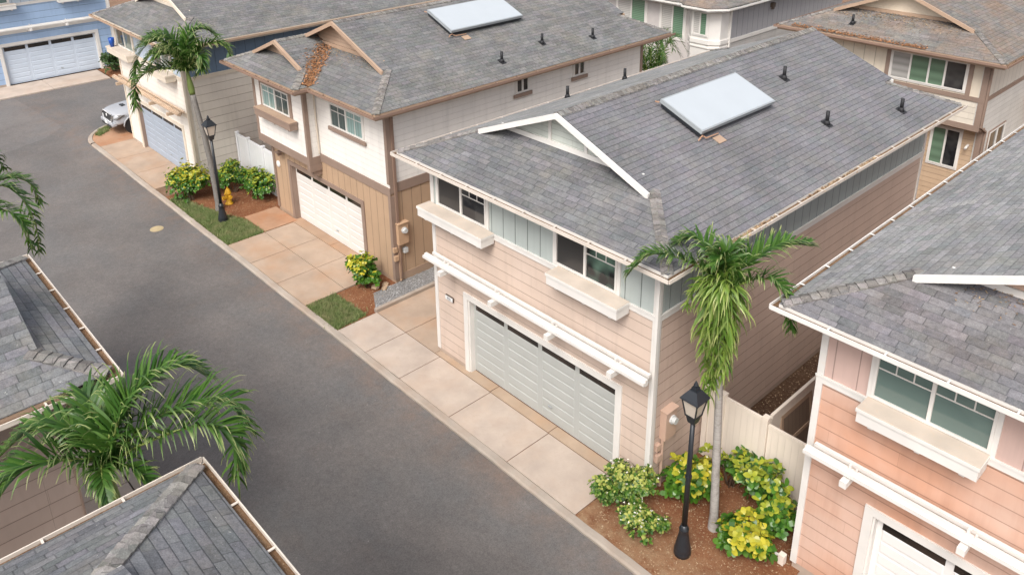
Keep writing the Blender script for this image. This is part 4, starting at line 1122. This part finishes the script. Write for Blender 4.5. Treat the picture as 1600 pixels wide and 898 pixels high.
palm('big palm with wide arching fronds between the two near grey roofs', (-1.68, -9.47, -.02), (-1.66, -9.46, 5.55), [
    ([(0.05, .1, .35), (.08, .23, .72), (.05, .49, 1.05), (.1, .85, 1.24), (.14, 1.19, 1.25), (.22, 1.46, 1.02)], dict(n=52, L=.66, d=.45)),
    ([(.13, .14, .28), (.28, .45, .62), (.48, .82, .85), (.67, 1.17, .95), (.96, 1.49, .94), (1.12, 1.66, .4)], dict(n=52, L=.68)),
    ([(.16, .18, .26), (.64, .55, .65), (1.1, .9, .92), (1.43, 1.11, 1.0), (1.62, 1.24, .73), (1.59, 1.21, .15)], dict(n=52, L=.66)),
    ([(-.01, -.01, .26), (-.23, -.1, .46), (-.51, -.26, .62), (-.82, -.45, .58), (-1.07, -.72, .40), (-1.37, -1.04, .0)], dict(n=52, L=.62, d=.7)),
    ([(-.04, -.05, .2), (-.04, -.34, .38), (-.05, -.64, .55), (-.17, -.92, .50), (-.26, -1.17, .28), (-.4, -1.35, -.05)], dict(n=46, L=.66)),
    ([(-.08, .02, .3), (-.35, .1, .62), (-.75, .12, .75), (-1.1, .1, .62), (-1.4, 0, .2)], dict(n=44, L=.62)),
    ([(.06, -.05, .18), (.22, -.10, .30), (.50, -.18, .28), (.72, -.22, .02)], dict(n=30, L=.42)),
    ([(-.02, .08, .4), (-.12, .35, .8), (-.25, .7, .95), (-.35, 1.0, .85)], dict(n=36, L=.45)),
    ([(.1, .05, .12), (.3, .18, .2), (.55, .3, .12), (.7, .38, -.1)], dict(n=26, L=.36)),
], shaft=1.0, r=.115, sc=.92, wid=.052)
palm('tall leaning palm beside the far lamp post', (-19.60, -.48, -.02), (-19.88, -.78, 5.35), [
    ([(-.02, -.02, .12), (-.29, -.31, .80), (-.65, -.71, 1.05), (-.93, -1.16, .65), (-1.22, -1.47, -.3)], dict(n=44, L=.72)),
    ([(-.06, -.07, .0), (-.33, -.66, .12), (-.6, -1.24, .0), (-.78, -1.58, -.5), (-.82, -1.63, -1.14)], dict(n=44, L=.72)),
    ([(.05, .05, .2), (-.03, .12, .93), (-.02, .42, 1.3), (.08, .82, 1.33), (.28, 1.05, 1.12)], dict(n=40, L=.66)),
    ([(.1, .11, .12), (.49, .39, .8), (.79, .71, .97), (1.06, 1.0, .88), (1.2, 1.15, .5)], dict(n=40, L=.66)),
    ([(.06, .06, .1), (.55, .16, .6), (.87, .2, .65), (.96, .16, .34), (.84, .03, .0)], dict(n=36, L=.6)),
    ([(-.02, -.02, .12), (-.37, -.1, .82), (-.77, -.4, 1.14), (-1.23, -.74, 1.04), (-1.49, -1.03, .7)], dict(n=42, L=.72)),
    ([(-.05, .1, .2), (-.3, .3, .75), (-.7, .5, .9), (-1.1, .6, .6)], dict(n=36, L=.66)),
    ([(.02, -.1, .2), (-.02, -.42, .62), (-.1, -.85, .65), (-.2, -1.2, .25)], dict(n=38, L=.66)),
    ([(.0, -.05, .25), (-.2, -.3, .7), (-.45, -.8, .75), (-.6, -1.25, .3)], dict(n=38, L=.66)),
], shaft=.85, r=.12, bend=(.06, .05), wid=.085, barkm=BARKD, nk=1.5)
palm('palm whose fronds hang in at the left photo edge above the street', (-13.45, -8.75, -.02), (-13.51, -8.50, 5.05), [
    ([(.05, .06, .05), (.37, .40, .41), (.52, .72, .11), (.68, .89, -.57), (.63, .83, -1.44)], dict(n=44, L=.55)),
    ([(.04, .04, .0), (.51, .26, -.10), (.94, .43, -.12), (1.21, .57, -.43), (1.22, .59, -1.03)], dict(n=40, L=.5)),
    ([(.06, .07, .12), (-.15, .35, .3), (-.1, .78, .35), (0, 1.1, .1), (.05, 1.2, -.4)], dict(n=40, L=.5)),
    ([(.1, -.1, .1), (.5, -.3, .3), (.9, -.5, .1), (1.2, -.6, -.5)], dict(n=36, L=.5)),
    ([(-.1, -.1, .2), (-.5, -.3, .5), (-.9, -.5, .4), (-1.2, -.6, -.1)], dict(n=36, L=.5)),
    ([(-.1, .1, .3), (-.5, .3, .8), (-.8, .6, .8), (-1.0, .8, .3)], dict(n=36, L=.5)),
], shaft=.9, r=.12, wid=.062)

# ------------------------------------------------------------------ shrubs
def shrub(name, label, loc, rx, ry, h, n, m, leaf=.10, seed=1, z0=.15, open_=0.0, cat='shrub', flowers=0, group='garden shrubs'):
    rnd = random.Random(seed)
    o = thing(name, label, cat, loc, 0, group)
    b = MB(); st = MB()
    cl = []
    lumps = [(Vector((rnd.uniform(-.68, .68) * rx, rnd.uniform(-.68, .68) * ry, z0 + (h - z0) * rnd.uniform(.25, .72))), rnd.uniform(.34, .62)) for _ in range(10)]
    for k in range(n):
        c, s = rnd.choice(lumps)
        d = Vector((rnd.gauss(0, 1), rnd.gauss(0, 1), rnd.gauss(.25, .8))).normalized()
        rr = rnd.uniform(.55, 1.0) if rnd.random() < .85 else rnd.uniform(1.0, 1.35)
        p = c + Vector((d.x * rx * s * rr, d.y * ry * s * rr, d.z * (h - z0) * .5 * s * rr * 1.2))
        if p.z < .05: p.z = rnd.uniform(.05, .3)
        young = min(1, max(0, (p.z / h) ** 1.5 * .8 + rnd.uniform(-.2, .2)))
        ax = (d * .7 + Vector((0, 0, .7))).normalized()
        t1 = ax.orthogonal().normalized(); t2 = ax.cross(t1)
        a0 = rnd.uniform(0, 6.28); cnt = rnd.randint(4, 6)
        for j in range(cnt):
            a = a0 + 6.283 * j / cnt + rnd.uniform(-.3, .3)
            out = (t1 * math.cos(a) + t2 * math.sin(a)) * rnd.uniform(.7, 1) + ax * rnd.uniform(.15, .7)
            out.normalize(); l = leaf * rnd.uniform(.7, 1.25); w = l * .31
            sd = out.cross(ax).normalized(); up = sd.cross(out)
            q = [p + out * l * .06] + [p + out * l * t_ + sd * (w * k_ * e_) + up * (l * z_) for t_, k_, z_ in ((.32, .85, .05), (.68, .95, .02), (.92, .5, -.06)) for e_ in (-1, 1)] + [p + out * l - up * l * .10]
            i = [b.P(v) for v in q]
            for fc in ((0, 2, 1), (1, 2, 4, 3), (3, 4, 6, 5), (5, 6, 7)):
                b.f.append([i[v] for v in fc]); b.uv[len(b.f) - 1] = [(young, (0, .3, .3, .7, .7, .9, .9, 1)[v]) for v in fc]
        cl.append(p)
    nleaf = len(b.f)
    for k in range(9):
        p = rnd.choice(cl); bx_ = Vector((rnd.uniform(-.08, .08), rnd.uniform(-.08, .08), -.05))
        st.tube(spline([bx_, bx_ + (p - bx_) * .5 + Vector((0, 0, .08)), p], 5), [.018, .016, .014, .012, .009, .006], 5)
    st.build('stem', STEM, o, True)
    for k in range(flowers):
        p = rnd.choice(cl) + Vector((rnd.uniform(-.05, .05), rnd.uniform(-.05, .05), rnd.uniform(.02, .09)))
        for j in range(4):
            a = rnd.uniform(0, 6.28); d = Vector((math.cos(a), math.sin(a), rnd.uniform(.2, .8))) * .026; sd = Vector((-d.y, d.x, 0)) * .5
            b.poly([p, p + d * .6 - sd, p + d, p + d * .6 + sd])
    fo = b.build('foliage', m, o, False)
    fo.data.materials.append(PETAL)
    for pi in range(nleaf, len(fo.data.polygons)): fo.data.polygons[pi].material_index = 1
    return o
shrub('variegated_shrub', 'rounded variegated shrub against the end of the sage garage driveway', (-.20, -.68, 0), .50, .48, 1.02, 620, VARIEG, .085, 11, flowers=90)
shrub('variegated_shrub', 'low white flecked shrub nearest the kerb in front of the near lamp post', (.58, -.92, 0), .40, .36, .62, 330, VARIEG, .085, 12, flowers=80)
shrub('broadleaf_shrub', 'yellow topped shrub between the near lamp post and the peach side wall', (.72, .52, 0), .44, .44, .98, 190, GREENY, .155, 13, flowers=24)
shrub('broadleaf_shrub', 'upright leggy shrub in front of the beige fence to the right of the palm trunk', (1.95, 1.30, 0), .36, .40, 1.25, 150, GREENG, .155, 14, .35)
shrub('broadleaf_shrub', 'green shrub hugging the beige fence behind the palm trunk', (1.05, 1.50, 0), .50, .30, .95, 90, GREENG, .15, 15, .3)
shrub('broadleaf_shrub', 'bright yellow leaved shrub at the bottom edge beside the orange wall', (2.35, .22, 0), .56, .46, .72, 190, GREENY, .17, 16, .1)
shrub('broadleaf_shrub', 'tall leafy shrub below the white corner trim of the orange house', (2.35, 1.05, 0), .34, .36, .85, 100, GREENG, .155, 17, .2)
shrub('broadleaf_shrub', 'bushy yellow green shrub between lawn and stained driveway near the leaning palm', (-21.15, -.85, 0), 1.0, .75, 1.3, 1200, GREENY, .10, 18)
shrub('broadleaf_shrub', 'trimmed hedge shrub behind the leaning palm trunk', (-20.7, .65, 0), .85, .60, 1.25, 700, GREENG, .10, 19)
shrub('broadleaf_shrub', 'hedge shrub against the white vinyl fence panels', (-19.4, 1.15, 0), .75, .45, 1.15, 550, GREENG, .10, 20)
shrub('broadleaf_shrub', 'yellow topped shrub at the corner of the tan house beside its downspout', (-11.22, .42, 0), .46, .42, 1.05, 420, GREENY, .125, 21)
shrub('dark_shrub', 'dark green shrub beside the pale garage door of the sky blue house', (-41.45, 3.2, 0), .6, .6, 1.2, 330, DARKG, .13, 22)
# areca clump behind the off white house
ar = thing('areca_palm', 'clump of feathery palm fronds between two back walls', 'palm', (-12.9, 16.4, 0))
for k in range(15):
    a = 2 * math.pi * k / 15 + random.uniform(-.2, .2); r = random.uniform(.5, 1.15); H = random.uniform(3.4, 5.3)
    c, s = math.cos(a), math.sin(a)
    frond(ar, [(c * .1, s * .1, 0), (c * .18, s * .18, H * .5), (c * .4 * r, s * .4 * r, H * .85), (c * .9 * r, s * .9 * r, H), (c * 1.4 * r, s * 1.4 * r, H * .85)], L=.5, n=30, start=.4)
shrub('dark_shrub', 'dark bush at the foot of the feathery palm clump', (-12.3, 15.6, 0), .9, .9, 3.6, 600, DARKG, .16, 23)

# ------------------------------------------------------------------ lamp posts
def lamp(label, loc):
    o = thing('street_lamp', label, 'street lamp', loc, 0, 'black lantern lamp posts along the street')
    MB().lathe([(.168, -.03), (.168, .07), (.158, .09), (.165, .11), (.155, .16), (.125, .30), (.10, .46), (.085, .56), (.095, .58), (.095, .62), (.072, .64), (.066, .70)], (0, 0, 0), 18).build('base', BLACK, o, True)
    MB().lathe([(.055, .70), (.050, 2.0), (.044, 3.16)], (0, 0, 0), 14).build('pole', BLACK, o, True)
    MB().lathe([(.066, 1.86), (.066, 1.9)], (0, 0, 0), 14).build('collar', BLACK, o)
    hd = MB()
    def frus(b, r0, z0, r1, z1):
        lo = [b.P((sx * r0, sy * r0, z0)) for sx, sy in ((-1, -1), (1, -1), (1, 1), (-1, 1))]; hi = [b.P((sx * r1, sy * r1, z1)) for sx, sy in ((-1, -1), (1, -1), (1, 1), (-1, 1))]
        b.f += [lo[::-1], hi] + [[lo[i], lo[(i + 1) % 4], hi[(i + 1) % 4], hi[i]] for i in range(4)]
    frus(hd, .07, 3.13, .10, 3.28); frus(hd, .115, 3.28, .12, 3.31)
    for sx, sy in ((-1, -1), (1, -1), (1, 1), (-1, 1)): hd.bar((sx * .105, sy * .105, 3.30), (sx * .165, sy * .165, 3.67), .022, .022, (1, 0, 0))
    ln = hd.build('lantern', BLACK, o)
    g = MB(); frus(g, .098, 3.305, .158, 3.665); g.build('glass', LAMPG, ln)
    rf = MB(); frus(rf, .20, 3.66, .187, 3.685); frus(rf, .187, 3.685, .08, 3.84); frus(rf, .06, 3.84, .055, 3.90)
    rf.lathe([(.03, 3.90), (.045, 3.94), (.03, 3.98), (.012, 4.02)], (0, 0, 0), 10); rf.build('lantern_roof', BLACK, ln)
    return o
l1 = lamp('black lantern lamp post on red soil beside the near palm', (1.41, -.68, 0))
l2 = copy_tree(l1); l2.location = (-18.6, -.80, 0); l2['label'] = 'black lantern lamp post on the grass in front of the hydrant'

# ------------------------------------------------------------------ fences
def fence(name, label, p, q, z1, m, pm, posts, rot_posts=True):
    p = Vector((p[0], p[1], 0)); q = Vector((q[0], q[1], 0)); L = (q - p).length
    o = thing(name, label, 'fence', p, math.atan2(q.y - p.y, q.x - p.x))
    MB().box(.06, L - .06, -.02, .02, .06, z1 - .08).build('panel', m, o)
    for za, zc in ((z1 - .08, z1), (.02, .14)): MB().box(.06, L - .06, -.032, .032, za, zc).build('rail', pm, o)
    for t in posts:
        x = L * t; MB().box(x - .062, x + .062, -.062, .062, 0, z1 + .05).poly([(x - .075, -.075, z1 + .05), (x + .075, -.075, z1 + .05), (x + .075, .075, z1 + .05), (x - .075, .075, z1 + .05)]).box(x - .07, x + .07, -.07, .07, z1 + .051, z1 + .075).build('post', pm, o)
    return o
fence('vinyl_fence', 'beige vinyl fence across the gap beside the peach side wall', (.06, 1.88), (1.53, 1.86), 1.80, VINYL, VPOST, (.03, .30, 1.0))
fence('vinyl_fence', 'beige vinyl fence panel meeting the orange house corner', (1.54, 1.86), (2.96, 1.86), 1.72, VINYL, VPOST, (.97,))
fence('vinyl_fence', 'long beige vinyl fence running back between peach and orange side walls', (1.53, 2.0), (1.53, 13.0), 1.80, VINYL, VPOST, (.2, .4, .6, .8, 1))
fence('vinyl_fence', 'white vinyl fence behind the hedge, left of the tan house', (-22.1, 1.62), (-18.2, 1.62), 1.80, VINYLW, VPOSTW, (0.02, .26, .58, .98))
g = thing('leaning_gate', 'dark framed gate panel leaning inside the beige fence corner', 'gate', (1.72, 2.45, 0), 0)
g.rotation_euler = (0, R_(-8), 0)
b = MB(); b.box(0, .05, 0, .09, 0, 1.55).box(0, .05, 1.2, 1.29, 0, 1.55).box(0, .05, .09, 1.2, 0, .1).box(0, .05, .09, 1.2, 1.45, 1.55).box(0, .05, .09, 1.2, .75, .84); b.build('frame', TANTRIM, g)
MB().box(.012, .035, .09, 1.2, .1, 1.45).build('panel', batten('shaded_gate_boards', (.22, .16, .12), .15), g)
fence('wooden_fence', 'tan wooden fence beyond the cream rear house', (.2, 26.2), (4, 26.2), 2.6, batten('tan_fence_boards', (.45, .32, .2), .12), TANTRIM, (0, .5, 1))

# ------------------------------------------------------------------ hydrant, manhole, pot, spigot
o = thing('fire_hydrant', 'yellow fire hydrant on the red soil beside the leaning palm', 'fire hydrant', (-19.85, .02, -.02))
MB().lathe([(.15, 0), (.15, .04), (.10, .05), (.10, .40), (.125, .42), (.125, .45), (.11, .47), (.10, .54), (.07, .60), (.03, .63)], (0, 0, 0), 14).build('barrel', YELLOWP, o, True)
MB().lathe([(.03, .62), (.03, .68)], (0, 0, 0), 6).build('nut', YELLOWP, o)
for ax, c in (('x', 1), ('x', -1)):
    MB().lathe([(.055, .08 * c), (.055, .17 * c), (.07, .17 * c), (.07, .21 * c)], (0, 0, .33), 10, 'x').build('nozzle', YELLOWP, o)
MB().lathe([(.07, -.08), (.07, -.17), (.085, -.17), (.085, -.22)], (0, 0, .28), 12, 'y').build('nozzle', YELLOWP, o)
m_ = MB().lathe([(.23, -.058), (.23, -.05), (.205, -.05), (.20, -.056), (.19, -.056), (.185, -.048), (.09, -.048), (.085, -.052), (.06, -.052), (.055, -.047)], (-19.76, -2.75, 0), 28).build('manhole_cover', paint('painted_cover', (.42, .335, .20), .75, .3, dirtamt=.5))
tag(m_, 'round tan painted manhole cover set in the asphalt', 'manhole cover')
pt = MB().lathe([(.08, 0), (.11, .22), (.125, .38), (.115, .38), (.10, .33)], (0, 0, 0), 14).build('flower_pot', BLUEP, None, True)
pt.location = (-28.93, -.38, 4.445); tag(pt, 'cobalt blue pot standing on the window ledge of the cream house', 'flower pot')
sp = thing('pipe_stub', 'small beige pipe cap standing at the orange wall foot', 'pipe cap', (2.86, .52, -.02))
MB().box(-.06, .06, -.06, .06, 0, .22).build('body', VPOST, sp); MB().tube([(-.06, 0, .15), (-.16, -.02, .15), (-.16, -.02, .22)], .03, 8).build('pipe', WHITE, sp)
# stones by the tan house corner
for k, (x, y, s) in enumerate(((-10.95, .55, .13), (-10.72, .72, .10), (-10.86, .86, .12))):
    st = MB(); rnd = random.Random(k)
    st.lathe([(s * .6, 0), (s, s * .35), (s * .85, s * .8), (s * .4, s * 1.05)], (0, 0, 0), 9)
    for v in st.v: v += Vector((rnd.uniform(-.02, .02), rnd.uniform(-.02, .02), rnd.uniform(-.01, .01)))
    q = st.build('garden_stone', paint('tan_stone_%d' % k, (.42, .30, .2), .9, .3)); q.location = (x, y, -.02)
    tag(q, ('widest tan stone beside the yellow topped shrub at the tan house', 'smallest tan stone in front of the tan house downspout', 'tan stone touching the tan house wall foot')[k], 'stone', 'stones at the house corner')

# ------------------------------------------------------------------ pickup truck (faces -y)
def truck():
    o = thing('pickup_truck', 'silver pickup truck parked beyond the cream house, nose on the stained concrete pad', 'pickup truck', (-31.05, -.52, 0))
    def loft(secs, mirror=True):
        b = MB(); rows = []
        for y, prof in secs:
            pr = prof + [(-x, z) for x, z in prof[::-1] if x > .001]
            rows.append([b.P((x, y, z)) for x, z in pr])
        n = len(rows[0])
        for k in range(len(rows) - 1):
            for j in range(n): b.f.append([rows[k][j], rows[k][(j + 1) % n], rows[k + 1][(j + 1) % n], rows[k + 1][j]])
        b.f.append(rows[0][::-1]); b.f.append(rows[-1]); return b
    def sec(y, w, zb, zs, zt, hw):
        return (y, [(0, zb), (w * .86, zb), (w, zb + .10), (w, (zb + zs) / 2), (w * .985, zs), (hw, zt - .03), (hw * .55, zt), (0, zt + .012)])
    body = loft([sec(.0, .62, .55, .82, .98, .52), sec(.06, .78, .45, .88, 1.04, .60), sec(.25, .90, .42, .95, 1.09, .66), sec(.6, .945, .50, 1.0, 1.13, .70), sec(1.15, .95, .50, 1.03, 1.17, .74), sec(1.55, .945, .42, 1.05, 1.20, .76), sec(3.3, .945, .42, 1.08, 1.12, .80), sec(5.2, .93, .48, 1.08, 1.12, .82)])
    bo = body.build('body', SILVER, o, True)
    md = bo.modifiers.new('smooth', 'SUBSURF'); md.levels = 1; md.render_levels = 2
    MB().box(-.17, .17, .62, .80, 1.135, 1.175).build('hood_scoop', GRILLE, bo)
    cab = loft([(1.35, [(0, 1.12), (.80, 1.12), (.79, 1.16), (.62, 1.18), (0, 1.2)]), (1.95, [(0, 1.1), (.83, 1.1), (.80, 1.30), (.66, 1.68), (0, 1.74)]), (2.4, [(0, 1.1), (.84, 1.1), (.80, 1.35), (.66, 1.74), (0, 1.80)]), (3.1, [(0, 1.1), (.84, 1.1), (.80, 1.35), (.66, 1.73), (0, 1.78)]), (3.4, [(0, 1.1), (.82, 1.1), (.78, 1.3), (.64, 1.62), (0, 1.66)])])
    co = cab.build('cab', G_DARK, o, True)
    MB().box(-.60, .60, 2.05, 3.2, 1.76, 1.815).build('cab_roof', SILVER, co)
    g = MB(); g.poly([(-.50, -.035, .62), (.50, -.035, .62), (.56, -.02, .80), (.50, .0, .97), (-.50, .0, .97), (-.56, -.02, .80)]); gr = g.build('grille', GRILLE, o)
    e = MB(); e.bar((-.52, -.04, .61), (.52, -.04, .61), .03, .03); e.bar((-.52, -.012, .985), (.52, -.012, .985), .03, .03); e.bar((-.58, -.03, .80), (-.50, -.045, .61), .03, .03); e.bar((.58, -.03, .80), (.50, -.045, .61), .03, .03); e.lathe([(.07, -.05), (.07, -.03)], (0, 0, .86), 12, 'y'); e.build('grille_surround', CHROME, gr)
    for s in (-1, 1):
        hl = MB(); hl.poly([(s * .58, -.005, .80), (s * .86, .16, .84), (s * .91, .32, .97), (s * .60, .03, .93)][::s]); hl.f
        i0 = MB()
        v = [(s * .57, -.07, .77), (s * .90, .09, .80), (s * .97, .38, .96), (s * .58, -.03, .93)]
        w = [(x, y + .12, z) for x, y, z in v]
        ii = [i0.P(p) for p in v + w]
        for q in ((0, 1, 2, 3), (0, 4, 5, 1), (1, 5, 6, 2), (2, 6, 7, 3), (3, 7, 4, 0)): i0.f.append([ii[k] for k in q])
        i0.build('headlight', LENS, o)
        MB().lathe([(.09, -.0), (.06, .015)], (s * .70, .045, .545), 12, 'y').build('fog_light', GRILLE, o)
    bm = MB(); bm.box(-.80, .80, -.10, .12, .44, .60).box(-.55, .55, -.08, .1, .34, .44); bmo = bm.build('bumper', SILVER, o, False, .04)
    MB().box(-.60, .60, -.105, -.095, .37, .47).build('air_intake', GRILLE, bmo)
    MB().box(-.17, .17, -.118, -.106, .46, .60).build('licence_plate', PLATE, bmo)
    for y in (.80, 4.15):
        for s in (-1, 1):
            w = thing_part = MB().lathe([(.20, s * .70), (.36, s * .70), (.385, s * .74), (.385, s * .90), (.36, s * .945), (.23, s * .95)], (0, y, .385), 24, 'x').build('wheel', TYRE, o, True)
            MB().lathe([(.235, s * .935), (.21, s * .93), (.06, s * .95), (.03, s * .955)], (0, y, .385), 18, 'x').build('rim', STEEL, w)
            ar_ = MB(); 
            pts = [(s * .955, y + .44 * math.cos(R_(a)), .40 + .44 * math.sin(R_(a))) for a in range(0, 181, 15)]
            ar_.tube(pts, .035, 6); ar_.build('wheel_arch', SILVER, o, True)
            MB().lathe([(.42, s * .90), (.42, s * .951)], (0, y, .40), 24, 'x').build('wheel_well', GRILLE, o)
    for s in (-1, 1): MB().box(s * .92 if s > 0 else -1.12, 1.12 if s > 0 else -.92, 1.85, 1.95, 1.18, 1.32).build('mirror', SILVER, o, False, .03)
truck()

# ------------------------------------------------------------------ camera, light
cam = bpy.data.cameras.new('camera'); co = bpy.data.objects.new('camera', cam); COL.objects.link(co)
scene.camera = co
yw, pi_, ro = R_(47.312), R_(-20.937), R_(-.624)
fw = Vector((-math.sin(yw) * math.cos(pi_), math.cos(yw) * math.cos(pi_), math.sin(pi_)))
rt = Vector((math.cos(yw), math.sin(yw), 0)); up = rt.cross(fw)
r2 = rt * math.cos(ro) + up * math.sin(ro); u2 = -rt * math.sin(ro) + up * math.cos(ro)
mw = Matrix(((r2.x, u2.x, -fw.x, 8.196), (r2.y, u2.y, -fw.y, -11.349), (r2.z, u2.z, -fw.z, 13.393), (0, 0, 0, 1)))
co.matrix_world = mw
cam.sensor_width = 36; cam.lens = 36 * 1295.834 / 1600; cam.shift_y = -(449 - 213.557) / 1600; cam.shift_x = .573 / 1600
cam.clip_start = .1; cam.clip_end = 600
world = bpy.data.worlds.new('World'); scene.world = world; world.use_nodes = True
nt = world.node_tree; bg = nt.nodes['Background']
sun_el, sun_az = R_(50), R_(154)      # azimuth measured clockwise from +y
sky = nt.nodes.new('ShaderNodeTexSky'); sky.sky_type = 'NISHITA'; sky.sun_disc = False
sky.sun_elevation = sun_el; sky.sun_rotation = sun_az; sky.air_density = 1.0; sky.dust_density = 4.0; sky.ozone_density = .6
hs = N(nt, 'ShaderNodeHueSaturation', {'Saturation': .38, 'Color': sky.outputs[0]})
nt.links.new(hs.outputs[0], bg.inputs[0]); bg.inputs[1].default_value = .15
sl = bpy.data.lights.new('sun', 'SUN'); sl.energy = 1.5; sl.angle = R_(24); sl.color = (1, .968, .915)
so = bpy.data.objects.new('sun', sl); COL.objects.link(so)
D = Vector((math.sin(sun_az) * math.cos(sun_el), math.cos(sun_az) * math.cos(sun_el), math.sin(sun_el)))
so.rotation_euler = D.to_track_quat('Z', 'Y').to_euler()
vs = scene.view_settings; vs.view_transform = 'Standard'; vs.look = 'None'; vs.exposure = .70; vs.gamma = 1
